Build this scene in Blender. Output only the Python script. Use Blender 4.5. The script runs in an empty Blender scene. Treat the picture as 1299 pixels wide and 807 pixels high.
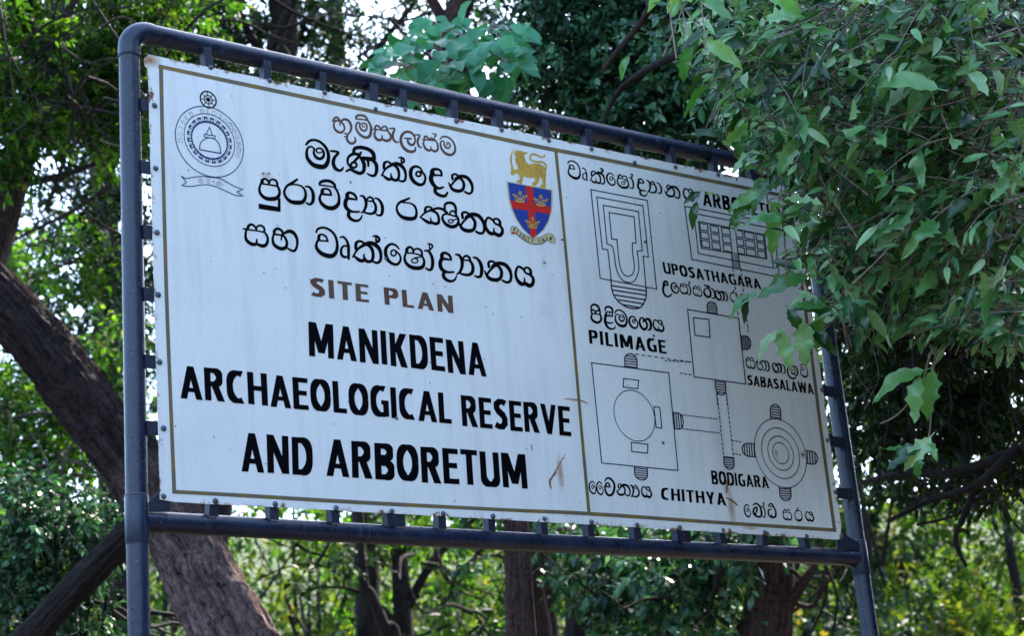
import bpy, bmesh, math, random
import numpy as np
from mathutils import Matrix, Vector
from mathutils.geometry import tessellate_polygon
R = math.radians
SC = bpy.context.scene
COL = SC.collection

# ---------------------------------------------------------------- camera, sky, sun, exposure
Z0 = 2.609                                   # height of the sheet's lower edge above the ground
CAM = np.array([-2.0664, -4.1649, 1.60])
CR = np.array([[0.80442558, -0.10821761, -0.58411338],
               [-0.58789992, -0.2861817, -0.75661993],
               [-0.08528296, 0.95204463, -0.29383301]])
FPX = 2379.855
cam = bpy.data.cameras.new("camera")
cam.sensor_width = 36.0
cam.lens = 65.954
cam.clip_start = 0.1
cam.clip_end = 2000
cam.dof.use_dof = True
cam.dof.focus_distance = 5.3
cam.dof.aperture_fstop = 5.6
camo = bpy.data.objects.new("camera", cam)
COL.objects.link(camo)
M4 = Matrix([list(CR[i]) + [CAM[i]] for i in range(3)] + [[0, 0, 0, 1]])
camo.matrix_world = M4
SC.camera = camo

SUN_AZ, SUN_EL = 66.0, 44.0                  # azimuth from +Y towards +X
w = bpy.data.worlds.new("World")
SC.world = w
w.use_nodes = True
nt = w.node_tree
nt.nodes.clear()
sky = nt.nodes.new("ShaderNodeTexSky")
sky.sky_type = 'NISHITA'
sky.sun_disc = False
sky.sun_elevation = R(SUN_EL)
sky.sun_rotation = R(SUN_AZ)
sky.air_density = 1.0
sky.dust_density = 1.0
sky.ozone_density = 1.0
bg = nt.nodes.new("ShaderNodeBackground")
bg.inputs[1].default_value = 0.15
wo = nt.nodes.new("ShaderNodeOutputWorld")
nt.links.new(sky.outputs[0], bg.inputs[0])
nt.links.new(bg.outputs[0], wo.inputs[0])

sl = bpy.data.lights.new("sun", 'SUN')
sl.energy = 2.3
sl.angle = R(0.55)
sl.color = (1.0, 0.93, 0.80)
so = bpy.data.objects.new("sun", sl)
COL.objects.link(so)
sd = Vector((math.sin(R(SUN_AZ)) * math.cos(R(SUN_EL)), math.cos(R(SUN_AZ)) * math.cos(R(SUN_EL)), math.sin(R(SUN_EL))))
so.rotation_euler = sd.to_track_quat('Z', 'Y').to_euler()

SC.view_settings.view_transform = 'Standard'
SC.view_settings.look = 'None'
SC.view_settings.exposure = 2.75
SC.view_settings.gamma = 1.0
SC.cycles.max_bounces = 8
SC.cycles.transmission_bounces = 6
SC.cycles.diffuse_bounces = 4

# ---------------------------------------------------------------- where things stand
def raydir(x, y):
    v = np.array([(x - 649.5) / FPX, -(y - 403.5) / FPX, -1.0])
    d = CR @ v
    return d / np.linalg.norm(d)
def ray(x, y, d):
    return CAM + raydir(x, y) * d
def onplane(x, y, Y=0.0):
    """world point on the vertical plane at depth Y"""
    d = raydir(x, y)
    return CAM + d * ((Y - CAM[1]) / d[1])
def b2(x, y):
    p = onplane(x, y)
    return (p[0], p[2])

# ---------------------------------------------------------------- object helpers
def tag(o, label=None, cat=None, group=None, kind=None):
    if label: o["label"] = label
    if cat: o["category"] = cat
    if group: o["group"] = group
    if kind: o["kind"] = kind
    return o
def empty(name, loc=(0, 0, 0), rot=(0, 0, 0)):
    o = bpy.data.objects.new(name, None)
    o.location = loc
    o.rotation_euler = rot
    o.empty_display_size = 0.2
    COL.objects.link(o)
    return o
def link(name, me, parent=None, loc=None):
    o = bpy.data.objects.new(name, me)
    COL.objects.link(o)
    if parent:
        o.parent = parent
        # geometry is written in world coordinates; undo the parents' offset
        off = Vector((0, 0, 0))
        p = parent
        while p:
            off += p.location
            p = p.parent
        o.location = -off
        if loc is not None: o.location = Vector(loc) - off
    elif loc is not None:
        o.location = loc
    return o
def mesh(name, verts, faces, mats, smooth=False):
    me = bpy.data.meshes.new(name)
    me.from_pydata([tuple(map(float, v)) for v in verts], [], [tuple(f) for f in faces])
    for m in (mats if isinstance(mats, (list, tuple)) else [mats]):
        me.materials.append(m)
    if smooth:
        me.polygons.foreach_set("use_smooth", [True] * len(me.polygons))
    me.update()
    return me
def fastmesh(name, V, F, mat, rnd=None, smooth=False):
    """V (n,3), F (m,k) all faces of the same size k; rnd one value per vertex"""
    V = np.ascontiguousarray(V, np.float32)
    F = np.ascontiguousarray(F, np.int32)
    k = F.shape[1]
    me = bpy.data.meshes.new(name)
    me.vertices.add(len(V)); me.vertices.foreach_set("co", V.ravel())
    me.loops.add(F.size); me.loops.foreach_set("vertex_index", F.ravel())
    me.polygons.add(len(F))
    me.polygons.foreach_set("loop_start", np.arange(0, F.size, k, dtype=np.int32))
    me.polygons.foreach_set("loop_total", np.full(len(F), k, np.int32))
    if smooth: me.polygons.foreach_set("use_smooth", np.ones(len(F), bool))
    if rnd is not None:
        a = me.attributes.new("rnd", 'FLOAT', 'POINT')
        a.data.foreach_set("value", np.ascontiguousarray(rnd, np.float32))
    me.materials.append(mat)
    me.update(calc_edges=True)
    return me

# ---------------------------------------------------------------- materials
def newmat(name):
    m = bpy.data.materials.new(name)
    m.use_nodes = True
    n = m.node_tree
    b = n.nodes["Principled BSDF"]
    return m, n, b, n.nodes["Material Output"]
def N(n, t, **kw):
    x = n.nodes.new(t)
    for k, v in kw.items():
        if k.startswith("i_"):
            x.inputs[k[2:].replace("_", " ")].default_value = v
        else:
            setattr(x, k, v)
    return x
def ramp(n, src, stops, interp='LINEAR'):
    r = n.nodes.new("ShaderNodeValToRGB")
    r.color_ramp.interpolation = interp
    e = r.color_ramp.elements
    while len(e) < len(stops): e.new(0.5)
    for el, (p, c) in zip(e, stops):
        el.position = p
        el.color = (c[0], c[1], c[2], 1)
    n.links.new(src, r.inputs[0])
    return r
def mixc(n, fac, a, b, blend='MIX'):
    x = n.nodes.new("ShaderNodeMix")
    x.data_type = 'RGBA'
    x.blend_type = blend
    for s, v in ((0, fac), (6, a), (7, b)):
        if isinstance(v, bpy.types.NodeSocket): n.links.new(v, x.inputs[s])
        elif isinstance(v, (int, float)): x.inputs[s].default_value = v
        else: x.inputs[s].default_value = (*v, 1)
    return x.outputs[2]
def math_(n, op, a, b=0.0, clamp=False):
    x = n.nodes.new("ShaderNodeMath")
    x.operation = op
    x.use_clamp = clamp
    for i, v in enumerate((a, b)):
        if isinstance(v, bpy.types.NodeSocket): n.links.new(v, x.inputs[i])
        else: x.inputs[i].default_value = v
    return x.outputs[0]
def bump(n, b, h, strength=0.3, dist=0.01):
    x = n.nodes.new("ShaderNodeBump")
    x.inputs["Strength"].default_value = strength
    x.inputs["Distance"].default_value = dist
    n.links.new(h, x.inputs["Height"])
    n.links.new(x.outputs[0], b.inputs["Normal"])
def geo_pos(n):
    return n.nodes.new("ShaderNodeNewGeometry").outputs["Position"]

def leaf_mat(name, stops, rough=0.42, trans=0.35, spec=0.3, objrnd=False, tcol=(1.0, 1.15, 0.35), veins=False):
    m, n, b, out = newmat(name)
    if objrnd:
        src = N(n, "ShaderNodeObjectInfo").outputs["Random"]
    else:
        src = N(n, "ShaderNodeAttribute", attribute_name="rnd").outputs["Fac"]
    nz = N(n, "ShaderNodeTexNoise", i_Scale=24.0, i_Detail=3.0)
    n.links.new(geo_pos(n), nz.inputs["Vector"])
    s = math_(n, 'ADD', src, math_(n, 'MULTIPLY', math_(n, 'SUBTRACT', nz.outputs[0], 0.5), 0.35), True)
    c = ramp(n, s, stops).outputs[0]
    if veins:
        sp = N(n, "ShaderNodeTexNoise", i_Scale=160.0, i_Detail=1.0)
        n.links.new(geo_pos(n), sp.inputs["Vector"])
        k = ramp(n, sp.outputs[0], [(0.70, (0, 0, 0)), (0.74, (1, 1, 1))])
        c = mixc(n, math_(n, 'MULTIPLY', k.outputs[0], 0.7), c, (0.05, 0.035, 0.012))
    n.links.new(c, b.inputs["Base Color"])
    b.inputs["Roughness"].default_value = rough
    b.inputs["Specular IOR Level"].default_value = spec
    t = N(n, "ShaderNodeBsdfTranslucent")
    n.links.new(mixc(n, 1.0, c, tcol, 'MULTIPLY'), t.inputs[0])
    # the multiply keeps the leaf's own pigment; light passing through it comes out yellower
    g = N(n, "ShaderNodeMixShader")
    g.inputs[0].default_value = trans
    n.links.new(b.outputs[0], g.inputs[1])
    n.links.new(t.outputs[0], g.inputs[2])
    n.links.new(g.outputs[0], out.inputs[0])
    return m

LEAF_BRIGHT = leaf_mat("leaf_bright", [(0, (0.005, 0.016, 0.005)), (0.4, (0.025, 0.075, 0.012)), (0.75, (0.08, 0.19, 0.028)), (0.93, (0.13, 0.26, 0.04)), (1, (0.22, 0.20, 0.05))], rough=0.6, spec=0.15, trans=0.5, tcol=(1.5, 1.6, 0.4))
LEAF_FAR = leaf_mat("leaf_far", [(0, (0.022, 0.05, 0.012)), (0.5, (0.06, 0.105, 0.02)), (0.9, (0.12, 0.15, 0.03)), (1, (0.20, 0.13, 0.04))], rough=0.7, spec=0.15, trans=0.55, tcol=(1.5, 1.5, 0.45))
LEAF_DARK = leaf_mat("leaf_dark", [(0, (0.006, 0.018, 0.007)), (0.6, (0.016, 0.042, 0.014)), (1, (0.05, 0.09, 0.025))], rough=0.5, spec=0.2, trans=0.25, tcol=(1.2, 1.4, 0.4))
LEAF_TEAL = leaf_mat("leaf_teal", [(0, (0.004, 0.016, 0.008)), (0.35, (0.012, 0.045, 0.02)), (0.6, (0.04, 0.125, 0.055)), (0.85, (0.11, 0.26, 0.13)), (1, (0.2, 0.36, 0.22))], rough=0.33, trans=0.22, tcol=(1.1, 1.4, 0.5))
LEAF_GLOSS = leaf_mat("leaf_gloss", [(0, (0.008, 0.035, 0.010)), (0.25, (0.022, 0.09, 0.022)), (0.5, (0.07, 0.22, 0.06)), (0.78, (0.17, 0.38, 0.13)), (1, (0.36, 0.52, 0.30))], rough=0.28, spec=0.6, trans=0.22, tcol=(1.1, 1.4, 0.5))
LEAF_TEAL_O = leaf_mat("leaf_broad", [(0, (0.03, 0.17, 0.08)), (0.6, (0.07, 0.30, 0.15)), (1, (0.14, 0.42, 0.24))], rough=0.45, trans=0.3, objrnd=True, tcol=(1.1, 1.4, 0.5), spec=0.35)
LEAF_NEAR_O = leaf_mat("leaf_glossy", [(0, (0.008, 0.035, 0.010)), (0.25, (0.022, 0.09, 0.022)), (0.5, (0.07, 0.22, 0.06)), (0.78, (0.17, 0.38, 0.13)), (1, (0.36, 0.52, 0.30))], rough=0.28, spec=0.6, trans=0.3, objrnd=True, veins=True, tcol=(1.3, 1.6, 0.4))

def bark_mat(name, dark, light, scale=1.0, rough=0.85, bs=1.0, upper=None):
    m, n, b, out = newmat(name)
    tc = N(n, "ShaderNodeTexCoord").outputs["UV"]
    mp = N(n, "ShaderNodeMapping")
    mp.inputs["Scale"].default_value = (8 * scale, 1.5 * scale, 1)
    n.links.new(tc, mp.inputs[0])
    a = N(n, "ShaderNodeTexNoise", i_Scale=2.2, i_Detail=9.0, i_Roughness=0.65)
    n.links.new(mp.outputs[0], a.inputs["Vector"])
    p = N(n, "ShaderNodeTexNoise", i_Scale=5.0, i_Detail=6.0, i_Roughness=0.7)
    n.links.new(geo_pos(n), p.inputs["Vector"])
    v = N(n, "ShaderNodeTexVoronoi", i_Scale=2.2, feature='DISTANCE_TO_EDGE')
    wn = N(n, "ShaderNodeTexNoise", i_Scale=9.0, i_Detail=4.0); n.links.new(geo_pos(n), wn.inputs["Vector"])
    wv = n.nodes.new("ShaderNodeVectorMath"); wv.operation = 'MULTIPLY_ADD'
    n.links.new(wn.outputs["Color"], wv.inputs[0]); wv.inputs[1].default_value = (1.2, 1.2, 0); n.links.new(mp.outputs[0], wv.inputs[2])
    n.links.new(wv.outputs[0], v.inputs["Vector"])
    fz = N(n, "ShaderNodeTexNoise", i_Scale=38.0, i_Detail=8.0, i_Roughness=0.8)
    n.links.new(geo_pos(n), fz.inputs["Vector"])
    ff = math_(n, 'MULTIPLY', math_(n, 'SUBTRACT', fz.outputs[0], 0.5), 0.9)
    h = math_(n, 'ADD', math_(n, 'ADD', a.outputs[0], ff), math_(n, 'MULTIPLY', math_(n, 'MINIMUM', v.outputs[0], 0.12), 1.0))
    c = ramp(n, h, [(0.35, dark), (0.62, tuple((x + y) / 2 for x, y in zip(dark, light))), (0.9, light)]).outputs[0]
    lichen = ramp(n, p.outputs[0], [(0.60, (0, 0, 0)), (0.72, (1, 1, 1))]).outputs[0]
    c = mixc(n, math_(n, 'MULTIPLY', lichen, 0.45), c, tuple(min(1, x * 1.4 + 0.02) for x in light))
    q = N(n, "ShaderNodeTexNoise", i_Scale=1.7, i_Detail=5.0, i_Roughness=0.6)
    n.links.new(geo_pos(n), q.inputs["Vector"])
    k = ramp(n, q.outputs[0], [(0.40, (0, 0, 0)), (0.60, (1, 1, 1))]).outputs[0]
    c = mixc(n, math_(n, 'MULTIPLY', k, 0.6), c, mixc(n, 1.0, c, (1.9, 1.75, 1.7), 'MULTIPLY'))
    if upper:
        # shade painted into the bark colour higher up the stem, with a ragged edge
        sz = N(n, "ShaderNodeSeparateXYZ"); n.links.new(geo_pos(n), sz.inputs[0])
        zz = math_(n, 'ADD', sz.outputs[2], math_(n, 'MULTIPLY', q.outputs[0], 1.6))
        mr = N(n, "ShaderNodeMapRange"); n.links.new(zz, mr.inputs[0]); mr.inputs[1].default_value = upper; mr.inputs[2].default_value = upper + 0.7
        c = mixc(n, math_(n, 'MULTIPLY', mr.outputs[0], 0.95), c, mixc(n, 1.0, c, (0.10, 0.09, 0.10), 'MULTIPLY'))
    k2 = ramp(n, fz.outputs[0], [(0.36, (1, 1, 1)), (0.46, (0, 0, 0))]).outputs[0]
    c = mixc(n, math_(n, 'MULTIPLY', k2, 0.75), c, tuple(x * 0.6 for x in dark))
    n.links.new(c, b.inputs["Base Color"])
    b.inputs["Roughness"].default_value = rough
    b.inputs["Specular IOR Level"].default_value = 0.2
    bump(n, b, h, 1.0 * bs, 0.03)
    return m
BARK = bark_mat("bark_brown", (0.010, 0.006, 0.006), (0.13, 0.078, 0.068), 1.6)
BARK_LEAN = bark_mat("bark_painted_shade", (0.020, 0.012, 0.011), (0.50, 0.335, 0.30), 1.9, upper=3.75, bs=1.2)
BARK_DARK = bark_mat("bark_dark", (0.010, 0.008, 0.008), (0.055, 0.042, 0.038), 1.6)
BARK_PALE = bark_mat("bark_pale", (0.012, 0.010, 0.010), (0.16, 0.14, 0.13), 1.6)
TWIG = bark_mat("twig_bark", (0.05, 0.035, 0.028), (0.38, 0.32, 0.27), bs=0.3)

def paint(name, col, rough=0.55, wear=0.0, wearcol=(0.5, 0.52, 0.56), var=0.0, varcol=None, scale=60.0):
    m, n, b, out = newmat(name)
    nz = N(n, "ShaderNodeTexNoise", i_Scale=scale, i_Detail=6.0, i_Roughness=0.7)
    n.links.new(geo_pos(n), nz.inputs["Vector"])
    c = mixc(n, 0.0, col, col)
    if var > 0:
        nv = N(n, "ShaderNodeTexNoise", i_Scale=14.0, i_Detail=3.0)
        n.links.new(geo_pos(n), nv.inputs["Vector"])
        k = ramp(n, nv.outputs[0], [(0.45, (0, 0, 0)), (0.62, (1, 1, 1))]).outputs[0]
        c = mixc(n, math_(n, 'MULTIPLY', k, var), c, varcol)
    if wear > 0:
        k = ramp(n, nz.outputs[0], [(0.62, (0, 0, 0)), (0.70, (1, 1, 1))]).outputs[0]
        c = mixc(n, math_(n, 'MULTIPLY', k, wear), c, wearcol)
    n.links.new(c, b.inputs["Base Color"])
    b.inputs["Roughness"].default_value = rough
    b.inputs["Specular IOR Level"].default_value = 0.3
    return m
INK = paint("black_paint", (0.0015, 0.0015, 0.003), 0.7, 0.2, (0.02, 0.02, 0.024))
INK.node_tree.nodes["Principled BSDF"].inputs["Specular IOR Level"].default_value = 0.05
NAVY = paint("navy_line", (0.010, 0.012, 0.032), 0.5)
NAVY2 = paint("navy_fine_line", (0.016, 0.026, 0.13), 0.5, 0.3, (0.3, 0.35, 0.45))
BROWN = paint("brown_paint", (0.115, 0.045, 0.032), 0.5, 0.35, (0.3, 0.28, 0.2), 0.6, (0.11, 0.095, 0.05))
OLIVE = paint("olive_paint", (0.145, 0.12, 0.075), 0.5, 0.3, (0.3, 0.27, 0.2), 0.9, (0.24, 0.15, 0.03))
GOLD = paint("gold_paint", (0.62, 0.36, 0.055), 0.5, 0.4, (0.36, 0.22, 0.05), 0.5, (0.42, 0.23, 0.05))
GOLDDK = paint("dark_gold_paint", (0.20, 0.10, 0.02), 0.5)
CREAM = paint("cream_paint", (0.60, 0.50, 0.28), 0.5, 0.3, (0.4, 0.3, 0.15))
BLUE = paint("blue_paint", (0.022, 0.05, 0.27), 0.45, 0.3, (0.03, 0.05, 0.2))
RED = paint("red_paint", (0.62, 0.022, 0.018), 0.45, 0.5, (0.25, 0.012, 0.012))
RUSTP = paint("rust_mark", (0.26, 0.11, 0.045), 0.9, 0.6, (0.10, 0.04, 0.02))
RUSTDK = paint("dark_mark", (0.03, 0.02, 0.02), 0.9)

# the sheet: white enamel, weathered, rusty along the edges
def sheet_mat():
    m, n, b, out = newmat("white_enamel")
    P = geo_pos(n)
    sep = N(n, "ShaderNodeSeparateXYZ"); n.links.new(P, sep.inputs[0])
    X, Z = sep.outputs[0], math_(n, 'SUBTRACT', sep.outputs[2], Z0)
    big = N(n, "ShaderNodeTexNoise", i_Scale=2.3, i_Detail=5.0, i_Roughness=0.6); n.links.new(P, big.inputs["Vector"])
    c = ramp(n, big.outputs[0], [(0.3, (0.79, 0.775, 0.735)), (0.7, (0.84, 0.825, 0.785))]).outputs[0]
    # rain streaks
    mp = N(n, "ShaderNodeMapping"); mp.inputs["Scale"].default_value = (20, 1, 1.6); n.links.new(P, mp.inputs[0])
    st = N(n, "ShaderNodeTexNoise", i_Scale=1.0, i_Detail=6.0, i_Roughness=0.65); n.links.new(mp.outputs[0], st.inputs["Vector"])
    k = ramp(n, st.outputs[0], [(0.50, (0, 0, 0)), (0.78, (1, 1, 1))]).outputs[0]
    c = mixc(n, math_(n, 'MULTIPLY', k, 0.42), c, (0.44, 0.45, 0.44))
    # mildew, heavier to the right
    fine = N(n, "ShaderNodeTexNoise", i_Scale=95.0, i_Detail=5.0, i_Roughness=0.75); n.links.new(P, fine.inputs["Vector"])
    gx = N(n, "ShaderNodeMapRange"); n.links.new(X, gx.inputs[0])
    gx.inputs[1].default_value = 0.9; gx.inputs[2].default_value = 2.3; gx.inputs[3].default_value = 0.25; gx.inputs[4].default_value = 0.45
    k = ramp(n, fine.outputs[0], [(0.44, (0, 0, 0)), (0.72, (1, 1, 1))]).outputs[0]
    c = mixc(n, math_(n, 'MULTIPLY', math_(n, 'MULTIPLY', k, 0.75), gx.outputs[0]), c, (0.50, 0.49, 0.49))
    # specks
    vo = N(n, "ShaderNodeTexVoronoi", i_Scale=17.0); n.links.new(P, vo.inputs["Vector"])
    k = ramp(n, vo.outputs["Distance"], [(0.035, (1, 1, 1)), (0.06, (0, 0, 0))]).outputs[0]
    c = mixc(n, math_(n, 'MULTIPLY', k, 0.65), c, (0.12, 0.10, 0.10))
    # rust along the edges
    W, H = 2.417, 1.22
    e = math_(n, 'MINIMUM', math_(n, 'MINIMUM', X, math_(n, 'SUBTRACT', W, X)), math_(n, 'MULTIPLY', math_(n, 'SUBTRACT', H, Z), 0.8))
    e = math_(n, 'MINIMUM', e, Z)
    rn = N(n, "ShaderNodeTexNoise", i_Scale=16.0, i_Detail=8.0, i_Roughness=0.75); n.links.new(P, rn.inputs["Vector"])
    rr = math_(n, 'SUBTRACT', math_(n, 'MULTIPLY', math_(n, 'SUBTRACT', rn.outputs[0], 0.52), 0.16), e)
    k = N(n, "ShaderNodeMapRange"); n.links.new(rr, k.inputs[0])
    k.inputs[1].default_value = -0.004; k.inputs[2].default_value = 0.008
    rc = ramp(n, rn.outputs[1] if False else fine.outputs[0], [(0.35, (0.07, 0.025, 0.012)), (0.6, (0.26, 0.09, 0.03))]).outputs[0]
    c = mixc(n, k.outputs[0], c, rc)
    # rust stains: (x, z, half width, half height, strength)
    def stain(cx, cz, hw, hh, s, c):
        dx = math_(n, 'DIVIDE', math_(n, 'SUBTRACT', X, cx), hw)
        dz = math_(n, 'DIVIDE', math_(n, 'SUBTRACT', Z, cz), hh)
        r = math_(n, 'SQRT', math_(n, 'ADD', math_(n, 'MULTIPLY', dx, dx), math_(n, 'MULTIPLY', dz, dz)))
        r = math_(n, 'ADD', r, math_(n, 'MULTIPLY', math_(n, 'SUBTRACT', rn.outputs[0], 0.5), 1.6))
        q = N(n, "ShaderNodeMapRange"); n.links.new(r, q.inputs[0])
        q.inputs[1].default_value = 1.0; q.inputs[2].default_value = 0.1; q.inputs[3].default_value = 0.0; q.inputs[4].default_value = s
        return mixc(n, q.outputs[0], c, (0.36, 0.17, 0.07))
    for px, py, wpx, hpx, s in ((190, 76, 16, 12, 1.0), (711, 600, 5, 26, 0.8), (928, 645, 6, 26, 0.8), (338, 223, 9, 6, 0.5),
                                (922, 622, 5, 10, 0.7), (985, 577, 3, 8, 0.6), (1019, 577, 4, 6, 0.8), (730, 508, 10, 3, 0.3), (690, 395, 10, 14, 0.12),
                                (690, 335, 4, 10, 0.3), (600, 205, 14, 30, 0.10), (951, 670, 14, 3, 0.7), (812, 668, 12, 3, 0.7)):
        a = b2(px, py); q = b2(px + wpx, py + hpx * 0.1); u = b2(px, py - hpx)
        c = stain(a[0], a[1] - Z0, abs(q[0] - a[0]), abs(u[1] - a[1]), s, c)
    n.links.new(c, b.inputs["Base Color"])
    b.inputs["Roughness"].default_value = 0.62
    b.inputs["Specular IOR Level"].default_value = 0.35
    wv = N(n, "ShaderNodeTexNoise", i_Scale=3.0, i_Detail=2.0); n.links.new(P, wv.inputs["Vector"])
    bump(n, b, wv.outputs[0], 0.22, 0.05)
    return m
SHEET = sheet_mat()

def metal_paint(name, base, worn, rust=0.5, rough=0.38, spec=0.5):
    m, n, b, out = newmat(name)
    b.inputs['Specular IOR Level'].default_value = spec
    P = geo_pos(n)
    a = N(n, "ShaderNodeTexNoise", i_Scale=9.0, i_Detail=8.0, i_Roughness=0.7); n.links.new(P, a.inputs["Vector"])
    f = N(n, "ShaderNodeTexNoise", i_Scale=130.0, i_Detail=4.0); n.links.new(P, f.inputs["Vector"])
    c = ramp(n, a.outputs[0], [(0.35, base), (0.65, tuple((x + y) / 2 for x, y in zip(base, worn)))]).outputs[0]
    k = ramp(n, f.outputs[0], [(0.58, (0, 0, 0)), (0.72, (1, 1, 1))]).outputs[0]
    c = mixc(n, math_(n, 'MULTIPLY', k, 0.6), c, worn)
    mp = N(n, "ShaderNodeMapping"); mp.inputs["Scale"].default_value = (60, 60, 4); n.links.new(P, mp.inputs[0])
    dr = N(n, "ShaderNodeTexNoise", i_Scale=1.0, i_Detail=4.0, i_Roughness=0.6); n.links.new(mp.outputs[0], dr.inputs["Vector"])
    k = ramp(n, dr.outputs[0], [(0.60, (0, 0, 0)), (0.70, (1, 1, 1))]).outputs[0]
    c = mixc(n, math_(n, 'MULTIPLY', k, 0.45), c, tuple(min(1, x * 1.5) for x in worn))
    sp = N(n, "ShaderNodeTexVoronoi", i_Scale=30.0); n.links.new(P, sp.inputs["Vector"])
    k = ramp(n, sp.outputs["Distance"], [(0.05, (1, 1, 1)), (0.09, (0, 0, 0))]).outputs[0]
    c = mixc(n, math_(n, 'MULTIPLY', k, 0.7), c, tuple(min(1, x * 2.5) for x in worn))
    g = N(n, "ShaderNodeTexNoise", i_Scale=22.0, i_Detail=6.0, i_Roughness=0.8); n.links.new(P, g.inputs["Vector"])
    k = ramp(n, g.outputs[0], [(0.62, (0, 0, 0)), (0.72, (1, 1, 1))]).outputs[0]
    c = mixc(n, math_(n, 'MULTIPLY', k, rust), c, (0.05, 0.03, 0.03))
    n.links.new(c, b.inputs["Base Color"])
    b.inputs["Roughness"].default_value = rough
    rr = N(n, "ShaderNodeMapRange"); n.links.new(a.outputs[0], rr.inputs[0])
    rr.inputs[3].default_value = rough - 0.08; rr.inputs[4].default_value = rough + 0.22
    n.links.new(rr.outputs[0], b.inputs["Roughness"])
    bump(n, b, math_(n, 'ADD', math_(n, 'MULTIPLY', f.outputs[0], 0.5), g.outputs[0]), 0.45, 0.004)
    return m
PIPE = metal_paint("blue_grey_pipe", (0.004, 0.007, 0.022), (0.034, 0.048, 0.095), 0.45, 0.22, 0.45)
STEEL = metal_paint("zinc_screw", (0.05, 0.06, 0.09), (0.14, 0.16, 0.2), 0.3, 0.3, 0.5)
BRKT = metal_paint("bracket_steel", (0.008, 0.011, 0.026), (0.035, 0.038, 0.062), 0.6, 0.45, 0.3)
# ---------------------------------------------------------------- the setting: ground
def ground():
    m, n, b, out = newmat("leaf_litter")
    P = geo_pos(n)
    a = N(n, "ShaderNodeTexNoise", i_Scale=0.5, i_Detail=8.0, i_Roughness=0.7); n.links.new(P, a.inputs["Vector"])
    f = N(n, "ShaderNodeTexVoronoi", i_Scale=14.0); n.links.new(P, f.inputs["Vector"])
    c = ramp(n, a.outputs[0], [(0.35, (0.03, 0.022, 0.014)), (0.55, (0.06, 0.045, 0.026)), (0.7, (0.03, 0.05, 0.015))]).outputs[0]
    c = mixc(n, 0.35, c, ramp(n, f.outputs["Color"], [(0.2, (0.03, 0.02, 0.012)), (0.8, (0.16, 0.11, 0.05))]).outputs[0])
    n.links.new(c, b.inputs["Base Color"])
    b.inputs["Roughness"].default_value = 0.95
    bump(n, b, f.outputs["Distance"], 0.6, 0.04)
    # one sheet: fine near the sign, coarse towards the horizon
    t = np.sinh(np.linspace(-5.2, 5.2, 121)) / np.sinh(5.2) * 900.0
    xs, ys = np.meshgrid(t, t)
    r = np.hypot(xs, ys)
    z = 0.05 * np.sin(xs * 0.9) * np.cos(ys * 0.7) + 0.25 * np.sin(xs * 0.13 + 1) * np.cos(ys * 0.11) * np.clip(r / 12 - 0.5, 0, 1)
    z = np.where(r < 7, z * 0.3, z)
    V = np.column_stack([xs.ravel(), ys.ravel(), z.ravel() - 0.02])
    k = 121
    i = np.arange(k - 1)[:, None] * k + np.arange(k - 1)[None, :]
    F = np.stack([i, i + 1, i + k + 1, i + k], -1).reshape(-1, 4)
    o = link("ground", fastmesh("ground", V, F, m, smooth=True))
    tag(o, kind="structure")
ground()

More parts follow.
